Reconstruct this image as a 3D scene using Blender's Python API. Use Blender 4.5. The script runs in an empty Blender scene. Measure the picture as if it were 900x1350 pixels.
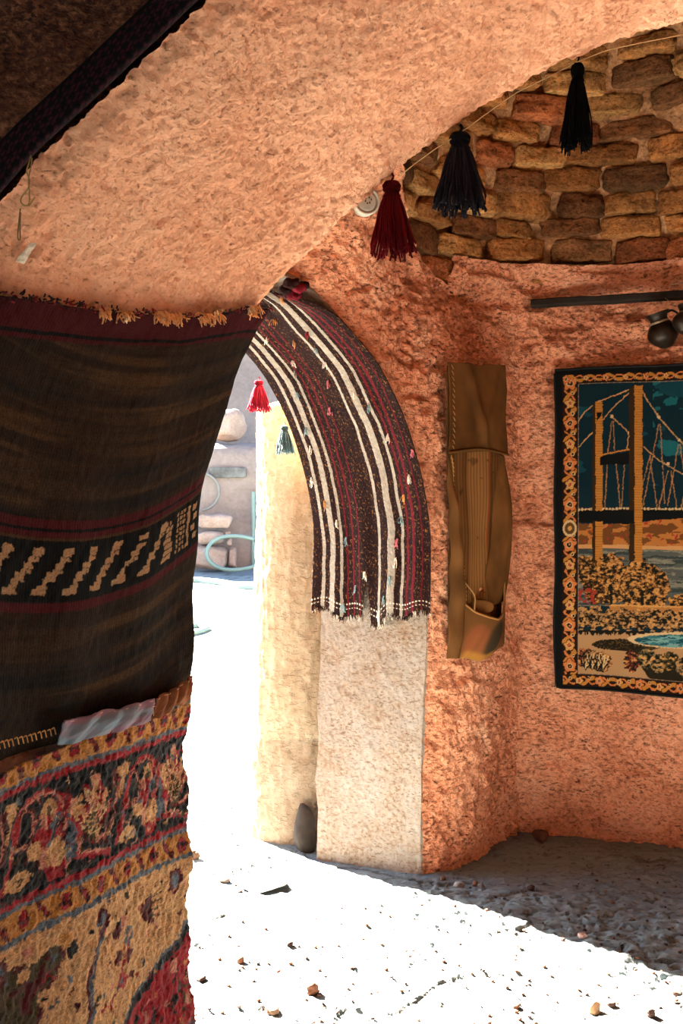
import bpy, math, random
import numpy as np
from mathutils import Vector, Matrix

random.seed(7)
rng = np.random.default_rng(7)
S = bpy.context.scene
COL = S.collection
PI = math.pi

# ------------------------------------------------------------ camera
cam_d = bpy.data.cameras.new('camera')
cam = bpy.data.objects.new('camera', cam_d)
COL.objects.link(cam)
cam.location = (0, 0, 1.5)
cam.rotation_euler = (PI / 2, 0, 0)
cam_d.sensor_fit = 'VERTICAL'
cam_d.sensor_height = 36
cam_d.lens = 35
cam_d.clip_start = 0.05
S.camera = cam

# ------------------------------------------------------------ light
SUN_DIR = (0.747, -0.665)          # horizontal travel of the sunlight
SUN_EL = math.radians(37)
world = bpy.data.worlds.new('world')
S.world = world
world.use_nodes = True
wn = world.node_tree.nodes
wn.clear()
w_out = wn.new('ShaderNodeOutputWorld')
w_bg = wn.new('ShaderNodeBackground')
w_sky = wn.new('ShaderNodeTexSky')
w_sky.sky_type = 'NISHITA'
w_sky.sun_disc = False
w_sky.sun_elevation = SUN_EL
w_sky.sun_rotation = math.atan2(-SUN_DIR[0], -SUN_DIR[1])
w_bg.inputs['Strength'].default_value = 0.16
world.node_tree.links.new(w_sky.outputs[0], w_bg.inputs[0])
world.node_tree.links.new(w_bg.outputs[0], w_out.inputs[0])

sun_d = bpy.data.lights.new('sun', 'SUN')
sun_d.energy = 60.0
sun_d.angle = math.radians(0.6)
sun_d.color = (1.0, 0.85, 0.70)
sun = bpy.data.objects.new('sun', sun_d)
COL.objects.link(sun)
sd = Vector((SUN_DIR[0] * math.cos(SUN_EL), SUN_DIR[1] * math.cos(SUN_EL), -math.sin(SUN_EL)))
sun.rotation_euler = sd.to_track_quat('-Z', 'Y').to_euler()
sun.location = (-6, 9, 9)

S.view_settings.view_transform = 'Standard'
S.view_settings.look = 'None'
S.view_settings.gamma = 1
S.view_settings.use_curve_mapping = False
S.view_settings.exposure = 3.18
S.cycles.max_bounces = 10
S.cycles.diffuse_bounces = 7
S.cycles.use_denoising = True
S.cycles.sample_clamp_indirect = 8

# ------------------------------------------------------------ numeric helpers
def lin(h):
    h = h.lstrip('#')
    c = [int(h[i:i + 2], 16) / 255 for i in (0, 2, 4)]
    return tuple(x / 12.92 if x <= 0.04045 else ((x + 0.055) / 1.055) ** 2.4 for x in c)

def _hash(ix, iy, iz, seed):
    h = (ix.astype(np.int64) * 374761393 + iy.astype(np.int64) * 668265263 + iz.astype(np.int64) * 2147483647 + seed * 974711) & 0xFFFFFFFF
    h = ((h ^ (h >> 13)) * 1274126177) & 0xFFFFFFFF
    h = ((h ^ (h >> 16)) * 2246822519) & 0xFFFFFFFF
    return (h ^ (h >> 15)).astype(np.float64) / 0xFFFFFFFF

def vnoise(P, f, seed=0):
    """value noise in -1..1, P (...,3)"""
    Q = P * np.asarray(f)
    I = np.floor(Q)
    F = Q - I
    F = F * F * (3 - 2 * F)
    ix, iy, iz = I[..., 0], I[..., 1], I[..., 2]
    fx, fy, fz = F[..., 0], F[..., 1], F[..., 2]
    r = 0
    for a in (0, 1):
        for b in (0, 1):
            for c in (0, 1):
                w = (fx if a else 1 - fx) * (fy if b else 1 - fy) * (fz if c else 1 - fz)
                r = r + w * _hash(ix + a, iy + b, iz + c, seed)
    return r * 2 - 1

def fbm(P, f, octv=4, seed=0, gain=0.5):
    r = 0
    a = 1.0
    f = np.asarray(f, dtype=float)
    for o in range(octv):
        r = r + a * vnoise(P + 17.3 * o, f, seed + o)
        a *= gain
        f = f * 2.03
    return r

def sstep(a, b, x):
    t = np.clip((x - a) / (b - a), 0, 1)
    return t * t * (3 - 2 * t)

FPX = 1312.5
def unpx(px, py, d):
    """point at depth d (metres along +Y) seen at px,py of the 900x1350 frame"""
    return np.array([(px - 450) / FPX * d, d, 1.5 + (675 - py) / FPX * d])

def proj(P):
    return 450 + P[..., 0] / P[..., 1] * FPX, 675 - (P[..., 2] - 1.5) / P[..., 1] * FPX

def interp_pts(keys, pts, t):
    pts = np.asarray(pts, float)
    return np.stack([np.interp(t, keys, pts[:, k]) for k in range(pts.shape[1])], -1)

def curve_pts(pts, n, smooth=0.012):
    """resample a polyline evenly and round its corners"""
    pts = np.asarray(pts, float)
    L = np.concatenate([[0], np.cumsum(np.linalg.norm(np.diff(pts, axis=0), axis=1))])
    L /= L[-1]
    t = np.linspace(0, 1, n)
    q = interp_pts(L, pts, t)
    return smooth_rows(q, max(1, int(n * smooth)))

def smooth_rows(q, k):
    if k < 1:
        return q
    for _ in range(3):
        pad = np.concatenate([2 * q[:1] - q[k:0:-1], q, 2 * q[-1:] - q[-2:-k - 2:-1]])
        c = np.cumsum(np.concatenate([np.zeros((1,) + q.shape[1:]), pad]), axis=0)
        q2 = (c[2 * k + 1:] - c[:-(2 * k + 1)]) / (2 * k + 1)
        q2[0] = q[0]
        q2[-1] = q[-1]
        q = q2
    return q

def normals(P):
    du = np.gradient(P, axis=1)
    dv = np.gradient(P, axis=0)
    n = np.cross(du, dv)
    return n / (np.linalg.norm(n, axis=-1, keepdims=True) + 1e-12)

# ------------------------------------------------------------ object helpers
def tag(o, label=None, cat=None, group=None, kind=None):
    if label: o['label'] = label
    if cat: o['category'] = cat
    if group: o['group'] = group
    if kind: o['kind'] = kind
    return o

def thing(name, label, cat, loc=(0, 0, 0), group=None):
    o = bpy.data.objects.new(name, None)
    o.empty_display_size = 0.05
    o.location = loc
    COL.objects.link(o)
    return tag(o, label, cat, group)

def mesh_obj(name, V, F, mat, parent=None, col=None, uv=None, smooth=True, origin=None):
    V = np.asarray(V, float).reshape(-1, 3)
    if parent is not None and origin is None:
        origin = np.array(parent.matrix_basis.translation)
        off = origin
        loc = (0, 0, 0)
    else:
        if origin is None:
            lo, hi = V.min(0), V.max(0)
            origin = np.array([(lo[0] + hi[0]) / 2, (lo[1] + hi[1]) / 2, lo[2]])
        off = np.asarray(origin, float)
        loc = tuple(off)
    me = bpy.data.meshes.new(name)
    W = V - off
    if isinstance(F, np.ndarray):
        nf, k = F.shape
        me.vertices.add(len(W))
        me.vertices.foreach_set('co', W.astype(np.float32).ravel())
        me.loops.add(nf * k)
        me.loops.foreach_set('vertex_index', F.astype(np.int32).ravel())
        me.polygons.add(nf)
        me.polygons.foreach_set('loop_start', np.arange(0, nf * k, k, dtype=np.int32))
        me.polygons.foreach_set('loop_total', np.full(nf, k, dtype=np.int32))
        me.update(calc_edges=True)
    else:
        me.from_pydata(W.tolist(), [], F)
    me.validate()
    if smooth:
        me.polygons.foreach_set('use_smooth', np.ones(len(me.polygons), dtype=bool))
    if col is not None:
        a = me.color_attributes.new('Col', 'FLOAT_COLOR', 'POINT')
        c = np.ones((len(W), 4), np.float32)
        c[:, :3] = np.asarray(col).reshape(-1, 3)
        a.data.foreach_set('color', c.ravel())
    if uv is not None:
        u = me.uv_layers.new(name='UVMap')
        li = np.empty(len(me.loops), np.int32)
        me.loops.foreach_get('vertex_index', li)
        u.data.foreach_set('uv', np.asarray(uv, np.float32).reshape(-1, 2)[li].ravel())
    me.materials.append(mat)
    o = bpy.data.objects.new(name, me)
    COL.objects.link(o)
    o.location = loc
    if parent is not None:
        o.parent = parent
    me.update()
    return o

def grid_faces(nr, nc, flip=False, mask=None):
    i = np.arange(nr - 1)[:, None] * nc + np.arange(nc - 1)[None, :]
    f = np.stack([i, i + 1, i + nc + 1, i + nc], -1)
    if mask is not None:
        f = f[mask[:nr - 1, :nc - 1]]
    f = f.reshape(-1, 4)
    return f[:, ::-1].copy() if flip else f

def grid_obj(name, P, mat, flip=False, mask=None, col=None, uv=None, parent=None, solid=0, uvscale=None):
    nr, nc = P.shape[:2]
    if uv is None:
        # metric uv
        su = np.zeros((nr, nc)); sv = np.zeros((nr, nc))
        su[:, 1:] = np.cumsum(np.linalg.norm(np.diff(P, axis=1), axis=-1), axis=1)
        sv[1:, :] = np.cumsum(np.linalg.norm(np.diff(P, axis=0), axis=-1), axis=0)
        uv = np.stack([su, sv], -1)
    o = mesh_obj(name, P.reshape(-1, 3), grid_faces(nr, nc, flip, mask), mat, parent,
                 None if col is None else col.reshape(-1, 3), uv.reshape(-1, 2))
    if solid:
        m = o.modifiers.new('solid', 'SOLIDIFY')
        m.thickness = abs(solid)
        m.offset = -1 if solid > 0 else 1
        m.use_rim = True
    return o

class Geo:
    def __init__(s):
        s.v = []; s.f = []; s.c = []; s.n = 0
    def add(s, V, F, c=(1, 1, 1)):
        V = np.asarray(V, float)
        s.v.append(V)
        s.f += [tuple(int(k) + s.n for k in f) for f in F]
        s.c.append(np.tile(np.asarray(c, float), (len(V), 1)))
        s.n += len(V)
    def tube(s, pts, r, n=6, c=(1, 1, 1), caps=True):
        pts = np.asarray(pts, float)
        m = len(pts)
        r = np.broadcast_to(np.asarray(r, float), (m,))
        T = np.gradient(pts, axis=0)
        T /= np.linalg.norm(T, axis=1, keepdims=True) + 1e-12
        up = np.array([0, 0, 1.0]) if abs(T[0][2]) < 0.9 else np.array([1.0, 0, 0])
        A = np.cross(T, up); A /= np.linalg.norm(A, axis=1, keepdims=True) + 1e-9
        B = np.cross(T, A)
        an = np.linspace(0, 2 * PI, n, endpoint=False)
        V = (pts[:, None] + r[:, None, None] * (np.cos(an)[None, :, None] * A[:, None] + np.sin(an)[None, :, None] * B[:, None])).reshape(-1, 3)
        F = []
        for i in range(m - 1):
            for k in range(n):
                k2 = (k + 1) % n
                F.append((i * n + k, i * n + k2, (i + 1) * n + k2, (i + 1) * n + k))
        if caps:
            F.append(tuple(range(n))[::-1]); F.append(tuple((m - 1) * n + k for k in range(n)))
        s.add(V, F, c)
    def lathe(s, prof, n=32, M=None, c=(1, 1, 1)):
        prof = np.asarray(prof, float)
        an = np.linspace(0, 2 * PI, n, endpoint=False)
        V = np.stack([prof[:, 0][:, None] * np.cos(an), prof[:, 0][:, None] * np.sin(an), np.repeat(prof[:, 1][:, None], n, 1)], -1).reshape(-1, 3)
        if M is not None:
            V = V @ np.array(M.to_3x3()).T + np.array(M.translation)
        F = []
        for i in range(len(prof) - 1):
            for k in range(n):
                k2 = (k + 1) % n
                F.append((i * n + k, i * n + k2, (i + 1) * n + k2, (i + 1) * n + k))
        s.add(V, F, c)
    def build(s, name, mat, parent=None, smooth=True, col=False):
        V = np.concatenate(s.v)
        return mesh_obj(name, V, s.f, mat, parent, np.concatenate(s.c) if col else None, smooth=smooth)

_cube_cache = {}
def cube_sphere(n):
    if n in _cube_cache:
        return _cube_cache[n]
    idx = {}; V = []; F = []
    def vid(p):
        k = tuple(p)
        if k not in idx:
            idx[k] = len(V); V.append(k)
        return idx[k]
    for ax in range(3):
        for sg in (0, n):
            for i in range(n):
                for j in range(n):
                    q = []
                    for (a, b) in ((i, j), (i + 1, j), (i + 1, j + 1), (i, j + 1)):
                        p = [0, 0, 0]; p[ax] = sg; p[(ax + 1) % 3] = a; p[(ax + 2) % 3] = b
                        q.append(vid(p))
                    F.append(q if sg else q[::-1])
    V = np.array(V, float) / n * 2 - 1
    N = V / np.linalg.norm(V, axis=1, keepdims=True)
    _cube_cache[n] = (N, F)
    return N, F

def superblock(n, half, p=5.0):
    N, F = cube_sphere(n)
    A = np.abs(N)
    V = N / ((A ** p).sum(1) ** (1 / p))[:, None]
    return V * np.asarray(half), F

# ------------------------------------------------------------ materials
def newmat(name):
    m = bpy.data.materials.new(name)
    m.use_nodes = True
    nt = m.node_tree
    nt.nodes.clear()
    out = nt.nodes.new('ShaderNodeOutputMaterial')
    b = nt.nodes.new('ShaderNodeBsdfPrincipled')
    nt.links.new(b.outputs[0], out.inputs[0])
    return m, nt, b

def N(nt, t, **kw):
    n = nt.nodes.new(t)
    for k, v in kw.items():
        if k in n.inputs.keys():
            n.inputs[k].default_value = v
        else:
            setattr(n, k, v)
    return n

def ramp(nt, fac, stops):
    r = nt.nodes.new('ShaderNodeValToRGB')
    while len(r.color_ramp.elements) > 1:
        r.color_ramp.elements.remove(r.color_ramp.elements[-1])
    first = True
    for p, c in stops:
        e = r.color_ramp.elements[0] if first else r.color_ramp.elements.new(p)
        e.position = p
        e.color = (*c, 1) if len(c) == 3 else c
        first = False
    nt.links.new(fac, r.inputs[0])
    return r

def mixc(nt, fac, a, b, mode='MIX'):
    m = nt.nodes.new('ShaderNodeMix')
    m.data_type = 'RGBA'
    m.blend_type = mode
    for sock, v in ((m.inputs[0], fac), (m.inputs[6], a), (m.inputs[7], b)):
        if hasattr(v, 'is_linked') or isinstance(v, bpy.types.NodeSocket):
            nt.links.new(v, sock)
        elif isinstance(v, (int, float)):
            sock.default_value = v
        else:
            sock.default_value = (*v, 1)
    return m.outputs[2]

def coord(nt, scale=(1, 1, 1), rot=(0, 0, 0), use='Object'):
    t = nt.nodes.new('ShaderNodeTexCoord')
    mp = nt.nodes.new('ShaderNodeMapping')
    mp.inputs['Scale'].default_value = scale
    mp.inputs['Rotation'].default_value = rot
    nt.links.new(t.outputs[use], mp.inputs[0])
    return mp.outputs[0]

def noise(nt, vec, scale, detail=4, rough=0.55, dist=0.0):
    n = nt.nodes.new('ShaderNodeTexNoise')
    n.inputs['Scale'].default_value = scale
    n.inputs['Detail'].default_value = detail
    n.inputs['Roughness'].default_value = rough
    n.inputs['Distortion'].default_value = dist
    nt.links.new(vec, n.inputs['Vector'])
    return n.outputs['Fac']

def bump(nt, h, strength, dist, prev=None):
    b = nt.nodes.new('ShaderNodeBump')
    b.inputs['Strength'].default_value = strength
    b.inputs['Distance'].default_value = dist
    nt.links.new(h, b.inputs['Height'])
    if prev is not None:
        nt.links.new(prev, b.inputs['Normal'])
    return b.outputs[0]

def plaster(name, dark, mid, light, big=3.0, grain=55, pits=0.5, bstr=0.7, tone=0.5, attr=False, pitcol=None, pr0=0.34, pr1=0.45):
    """straw and mud plaster: blotches, grain, chopped-straw pits"""
    m, nt, b = newmat(name)
    v = coord(nt)
    vs = coord(nt, (1.0, 1.0, 2.2), (0.5, 0.4, 0.6))
    n1 = noise(nt, v, big, 5, 0.6)
    n2 = noise(nt, v, grain, 6, 0.65)
    n3 = noise(nt, vs, grain * 0.9, 5, 0.65, 0.15)
    mx = N(nt, 'ShaderNodeMath', operation='MULTIPLY_ADD')
    nt.links.new(n1, mx.inputs[0]); mx.inputs[1].default_value = tone
    mx2 = N(nt, 'ShaderNodeMath', operation='MULTIPLY')
    nt.links.new(n2, mx2.inputs[0]); mx2.inputs[1].default_value = 1 - tone
    nt.links.new(mx2.outputs[0], mx.inputs[2])
    r = ramp(nt, mx.outputs[0], [(0.34, dark), (0.5, mid), (0.66, light)])
    pr = ramp(nt, n3, [(pr0, (0, 0, 0)), (pr1, (1, 1, 1))])
    pc = pitcol or tuple(x * 0.55 for x in dark)
    inv = mixc(nt, pr.outputs[0], pc, r.outputs[0])
    n5 = noise(nt, v, 9, 4, 0.6)
    pm = ramp(nt, n5, [(0.40, (pits * 0.35,) * 3), (0.62, (pits,) * 3)])
    c = mixc(nt, pm.outputs[0], r.outputs[0], inv)
    if attr:
        at = nt.nodes.new('ShaderNodeAttribute'); at.attribute_name = 'Col'
        c = mixc(nt, 1.0, c, at.outputs[0], 'MULTIPLY')
    nt.links.new(c, b.inputs['Base Color'])
    b.inputs['Roughness'].default_value = 0.95
    b.inputs['Specular IOR Level'].default_value = 0.15
    deep = 2.2 if name == 'red_mud_plaster' else 1.0
    bb = bump(nt, n2, bstr, 0.012 * deep)
    bb = bump(nt, pr.outputs[0], bstr * 0.8, 0.006 * deep, bb)
    nt.links.new(bb, b.inputs['Normal'])
    return m

def cloth(name, weave=700, bstr=0.4, rough=0.9, fuzz=0.25, uvs=(1, 1), noise_scale=500, nstr=0.35, sheen=0.0):
    m, nt, b = newmat(name)
    at = nt.nodes.new('ShaderNodeAttribute'); at.attribute_name = 'Col'
    uv = coord(nt, (uvs[0], uvs[1], 1), use='UV')
    nn = noise(nt, uv, noise_scale, 3, 0.6)
    rr = ramp(nt, nn, [(0.3, (1 - fuzz,) * 3), (0.7, (1 + fuzz * 0.35,) * 3)])
    c = mixc(nt, 1.0, at.outputs[0], rr.outputs[0], 'MULTIPLY')
    nt.links.new(c, b.inputs['Base Color'])
    b.inputs['Roughness'].default_value = rough
    b.inputs['Specular IOR Level'].default_value = 0.1
    if sheen:
        b.inputs['Sheen Weight'].default_value = sheen
    w = nt.nodes.new('ShaderNodeTexWave')
    w.wave_type = 'BANDS'; w.bands_direction = 'X'
    w.inputs['Scale'].default_value = weave / 20
    w.inputs['Distortion'].default_value = 1.0
    nt.links.new(uv, w.inputs['Vector'])
    bb = bump(nt, w.outputs['Fac'], bstr, 0.001)
    bb = bump(nt, nn, nstr, 0.003, bb)
    nt.links.new(bb, b.inputs['Normal'])
    return m

def plain(name, c, rough=0.8, metal=0.0, nz=30, var=0.2, bs=0.2, bd=0.004, attr=False, spec=0.3):
    m, nt, b = newmat(name)
    v = coord(nt)
    n = noise(nt, v, nz, 5, 0.6)
    r = ramp(nt, n, [(0.3, tuple(x * (1 - var) for x in c)), (0.7, tuple(min(1, x * (1 + var)) for x in c))])
    cc = r.outputs[0]
    if attr:
        at = nt.nodes.new('ShaderNodeAttribute'); at.attribute_name = 'Col'
        cc = mixc(nt, 1.0, cc, at.outputs[0], 'MULTIPLY')
    nt.links.new(cc, b.inputs['Base Color'])
    b.inputs['Roughness'].default_value = rough
    b.inputs['Metallic'].default_value = metal
    b.inputs['Specular IOR Level'].default_value = spec
    nt.links.new(bump(nt, n, bs, bd), b.inputs['Normal'])
    return m

M_wall = plaster('red_mud_plaster', (0.42, 0.12, 0.055), (0.78, 0.32, 0.17), (0.90, 0.46, 0.28), big=4, grain=50, pits=1.0, bstr=1.0, pitcol=(0.10, 0.022, 0.01), pr0=0.35, pr1=0.47)
M_arch = plaster('orange_mud_plaster', (0.72, 0.29, 0.15), (0.90, 0.43, 0.25), (0.95, 0.52, 0.33), big=3, grain=110, pits=0.85, bstr=0.8, pitcol=(0.40, 0.12, 0.05), pr0=0.31, pr1=0.43)
M_face = plaster('shaded_straw_plaster', (0.05, 0.018, 0.012), (0.20, 0.075, 0.042), (0.36, 0.15, 0.08), big=5, grain=95, pits=0.9, bstr=1.0, tone=0.25, pitcol=(0.03, 0.02, 0.02), pr0=0.42, pr1=0.52)  # darker plaster copy; the near face's shade is put into its colour
M_jamb = plaster('lit_pale_plaster', (0.16, 0.088, 0.047), (0.215, 0.162, 0.124), (0.24, 0.20, 0.172), big=7, grain=60, pits=0.8, bstr=0.6, pitcol=(0.12, 0.055, 0.022), pr0=0.36, pr1=0.46)  # paler hue than the wall carries the stronger light on the reveal
M_post = plaster('cream_mud_post', (0.21, 0.135, 0.08), (0.26, 0.19, 0.125), (0.30, 0.24, 0.17), big=6, grain=30, pits=0.3, bstr=0.8, pitcol=(0.24, 0.14, 0.07), attr=True)
M_out = plaster('dusty_outdoor_plaster', (0.09, 0.073, 0.066), (0.115, 0.095, 0.087), (0.135, 0.115, 0.105), big=1.2, grain=12, pits=0.3, bstr=0.4)
M_mortar = plaster('brown_mud_mortar', (0.10, 0.045, 0.018), (0.34, 0.16, 0.07), (0.66, 0.35, 0.16), big=8, grain=50, pits=0.5, attr=False)
M_brick = plaster('weathered_mud_brick', (0.22, 0.19, 0.17), (0.75, 0.70, 0.62), (1.4, 1.25, 1.05), big=9, grain=60, pits=0.8, bstr=1.0, attr=True, pitcol=(0.3, 0.25, 0.2))
M_floor = plaster('white_dusty_earth', (0.080, 0.102, 0.108), (0.116, 0.144, 0.152), (0.142, 0.172, 0.180), big=2.5, grain=22, pits=0.35, bstr=0.7, pitcol=(0.07, 0.06, 0.05), attr=True)
M_stone = plaster('pale_limestone', (0.125, 0.09, 0.075), (0.165, 0.125, 0.105), (0.20, 0.16, 0.14), big=6, grain=30, pits=0.2, bstr=0.5)
M_peb = plain('brown_pebble', (1, 1, 1), 0.9, nz=60, attr=True)
M_yarn = plain('wool_yarn', (1, 1, 1), 0.95, nz=300, attr=True, spec=0.05)
M_wood = plain('blackened_wood', (0.018, 0.014, 0.011), 0.8, nz=20, spec=0.1)
M_jug = plain('dark_tarnished_metal', (0.022, 0.014, 0.009), 0.42, metal=0.6, nz=25, var=0.4)
M_wire = plain('dull_wire', (0.35, 0.25, 0.16), 0.5, metal=0.6, nz=40)
M_hose = plain('pale_green_hose', (0.075, 0.12, 0.11), 0.6, nz=5, var=0.1)
M_greyhose = plain('grey_hose', (0.085, 0.085, 0.08), 0.6, nz=5, var=0.1)
M_white = plain('ivory_plastic', (0.40, 0.37, 0.30), 0.4, nz=10, var=0.05)
M_black = plain('black_recess', (0.02, 0.02, 0.02), 0.8)
M_kilim = cloth('brown_flatweave', 1000, 0.35, fuzz=0.5, noise_scale=260)
M_stripe = cloth('striped_flatweave', 900, 0.5, fuzz=0.3, noise_scale=300)
M_pile = cloth('wool_pile', 300, 0.3, fuzz=0.45, noise_scale=330, nstr=0.9, sheen=0.2)
M_velvet = cloth('velvet_pile', 900, 0.1, fuzz=0.25, noise_scale=420, nstr=0.3)
M_canvas = cloth('brown_canvas', 1400, 0.4, fuzz=0.25, noise_scale=500)
M_patch = cloth('thin_cotton', 1600, 0.3, fuzz=0.12, noise_scale=600)

# ------------------------------------------------------------ painting a woven pattern onto a grid
class Paint:
    """X,Y design coordinates of every vertex; draws flat-coloured shapes"""
    def __init__(s, X, Y, base, jit=0.0, seed=0):
        s.X, s.Y = X.copy(), Y.copy()
        if jit:
            Q = np.stack([X, Y, X * 0], -1)
            s.X = X + jit * vnoise(Q, 0.45, seed) + jit * 0.6 * vnoise(Q, 0.11, seed + 5)
            s.Y = Y + jit * vnoise(Q, 0.45, seed + 9) + jit * 0.6 * vnoise(Q, 0.11, seed + 7)
        s.C = np.zeros(X.shape + (3,)); s.C[:] = base
    def put(s, m, c):
        s.C[m] = c
    def ell(s, cx, cy, rx, ry, c, rot=0):
        a = math.radians(rot)
        dx, dy = s.X - cx, s.Y - cy
        u = dx * math.cos(a) + dy * math.sin(a); v = -dx * math.sin(a) + dy * math.cos(a)
        s.put((u / rx) ** 2 + (v / ry) ** 2 < 1, c)
    def ring(s, cx, cy, rx, ry, w, c, a0=0, a1=360, rot=0):
        n = max(8, int(abs(a1 - a0) / 14))
        r = math.radians(rot)
        pts = []
        for k in range(n + 1):
            t = math.radians(a0 + (a1 - a0) * k / n)
            x, y = rx * math.cos(t), ry * math.sin(t)
            pts.append((cx + x * math.cos(r) - y * math.sin(r), cy + x * math.sin(r) + y * math.cos(r)))
        s.line(pts, w, c)
    def line(s, pts, w, c):
        x0 = min(p[0] for p in pts) - w; x1 = max(p[0] for p in pts) + w
        y0 = min(p[1] for p in pts) - w; y1 = max(p[1] for p in pts) + w
        sel = (s.X > x0) & (s.X < x1) & (s.Y > y0) & (s.Y < y1)
        if not sel.any(): return
        X, Y = s.X[sel], s.Y[sel]
        m = np.zeros(X.shape, bool)
        for (ax, ay), (bx, by) in zip(pts[:-1], pts[1:]):
            dx, dy = bx - ax, by - ay
            t = np.clip(((X - ax) * dx + (Y - ay) * dy) / (dx * dx + dy * dy + 1e-9), 0, 1)
            m |= (X - ax - t * dx) ** 2 + (Y - ay - t * dy) ** 2 < (w / 2) ** 2
        full = np.zeros(s.X.shape, bool); full[sel] = m
        s.put(full, c)
    def poly(s, pts, c):
        X, Y = s.X, s.Y
        m = np.zeros(X.shape, bool)
        n = len(pts)
        for i in range(n):
            (x0, y0), (x1, y1) = pts[i], pts[(i + 1) % n]
            if y0 == y1: continue
            cr = ((y0 > Y) != (y1 > Y)) & (X < (x1 - x0) * (Y - y0) / (y1 - y0) + x0)
            m ^= cr
        s.put(m, c)
    def blobs(s, seed, f, thr, c, where, fy=None):
        Q = np.stack([s.X, s.Y, s.X * 0 + seed], -1)
        n = fbm(Q, (f, fy or f, 1), 3, seed)
        s.put((n > thr) & where, c)

# ============================================================ SETTING
# ---- doorway in the far room: its inner edge lies in a vertical plane through P1
P1 = np.array([0.358, 4.10]); U2 = np.array([0.927, 0.374])
def door_pt(s, z):
    q = P1 - s * U2
    return [q[0], q[1], z]
def door_px(px, py):
    a = (px - 450) / FPX
    s = (P1[0] - a * P1[1]) / (U2[0] - a * U2[1])
    q = P1 - s * U2
    return [q[0], q[1], 1.5 + (675 - py) / FPX * q[1]]
CX, CY = 1.03, 3.62
K = (0.83, 4.66)
def dome_r(z):
    return np.interp(z, [2.0, 2.17, 2.46, 2.8, 3.1, 3.4, 3.65, 3.85, 3.93], [1.04, 1.02, 0.985, 0.87, 0.72, 0.52, 0.32, 0.12, 0.0])
def dome_pt(deg, z, dr=0.0):
    r = float(dome_r(z)) + dr
    return [CX + r * math.cos(math.radians(deg)), CY + r * math.sin(math.radians(deg)), z]
pairs = [
    (door_pt(0, -0.05), [*K, -0.05]), (door_pt(-0.01, 0.5), [*K, 0.5]), (door_pt(-0.03, 1.1), [*K, 1.1]),
    (door_pt(-0.035, 1.42), [*K, 1.6]), (door_px(566, 640), [*K, 1.8]), (door_px(554, 588), [*K, 1.98]), (door_px(535, 533), [*K, 2.16]),
    (door_px(503, 470), dome_pt(110, 2.34)), (door_px(462, 422), dome_pt(128, 2.48)),
    (door_px(428, 386), dome_pt(146, 2.62)), (door_px(392, 362), dome_pt(166, 2.8)),
    (door_pt(0.85, 2.50), dome_pt(190, 3.0)), (door_pt(1.15, 2.45), [-0.4, 3.1, 3.0]),
    (door_pt(1.48, 2.2), [-1.6, 3.0, 3.0]), (door_pt(1.66, 1.8), [-2.4, 2.9, 2.3]),
    (door_pt(1.70, 1.0), [-2.4, 2.9, 1.2]), (door_pt(1.70, -0.05), [-2.4, 2.9, -0.05])]
Ek = np.array([p[0] for p in pairs], float); Gk = np.array([p[1] for p in pairs], float)
kk = np.concatenate([[0], np.cumsum(np.linalg.norm(np.diff(Ek, axis=0), axis=1))])
KT = kk[10] + 0.05          # end of the densely meshed half
tt = np.concatenate([np.linspace(0, KT, 330), np.linspace(KT, kk[-1], 60)[1:]])
E = smooth_rows(interp_pts(kk, Ek, tt), 6)
G = smooth_rows(interp_pts(kk, Gk, tt), 5)
NW = 130
w = np.linspace(0, 1.035, NW)[None, :, None]
PW = E[:, None] * (1 - w) + G[:, None] * w
# rounded nose beside the opening
nrm = normals(PW)
if nrm[100, 40] @ np.array([1, -1, 0]) < 0: nrm = -nrm
ww = w[..., 0]
lump = 0.020 * fbm(PW, 3.2, 3, 11) + 0.011 * fbm(PW, 17, 4, 12) + 0.010 * fbm(PW, 48, 3, 13) - 0.020 * sstep(0.35, 0.8, fbm(PW, (9, 9, 15), 3, 15))
rows = sstep(2.12, 2.24, PW[..., 2]) * (0.030 * fbm(PW, (3.2, 3.2, 11), 3, 3) + 0.012 * fbm(PW, 14, 3, 14)) * sstep(0.35, 0.7, ww)
ridge = 0.03 * sstep(2.145, 2.175, PW[..., 2]) * sstep(0.25, 0.6, ww)
edge = -0.035 * np.exp(-(ww * 10) ** 1.5)
PWd = PW + nrm * ((lump * np.minimum(1, 0.25 + ww * 8) + rows + ridge + edge + 0.02 * np.sin(PI * np.clip(ww * 1.4, 0, 1)))[..., None])
front_edge = PWd[:, 0].copy()
wall_left = grid_obj('wall_left', PWd, M_wall)
tag(wall_left, kind='structure')

# ---- reveal of the doorway (plaster toned pale for the light on it, the wall's thickness)
E2V = np.array([-0.47, 0.23, 0.0])
wr = np.linspace(0, 1, 110)[None, :, None]
def reveal_base(Ecurve, wv):
    return Ecurve[:, None] + wv * E2V
PR = reveal_base(E, wr)
nr_ = normals(PR)
if nr_[60, 40] @ np.array([-1, -1, 0]) < 0: nr_ = -nr_
lr = 0.008 * fbm(PR, 4, 3, 21) + 0.0022 * fbm(PR, 22, 4, 22) + 0.0022 * fbm(PR, 85, 2, 23)
fade = np.minimum(1, wr[..., 0] * 14)
PRd = PR + nr_ * (lr * fade)[..., None]
PRd = PRd * fade[..., None] + (front_edge[:, None] + wr * E2V) * (1 - fade[..., None])
# worn outer arris
PRd[:, -1] += 0.012 * vnoise(PRd[:, -1], 6, 5)[:, None] * np.array([1, 0, 0])
back_edge = PRd[:, -1].copy()
tag(grid_obj('trim_1', PRd, M_jamb), kind='structure')

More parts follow.
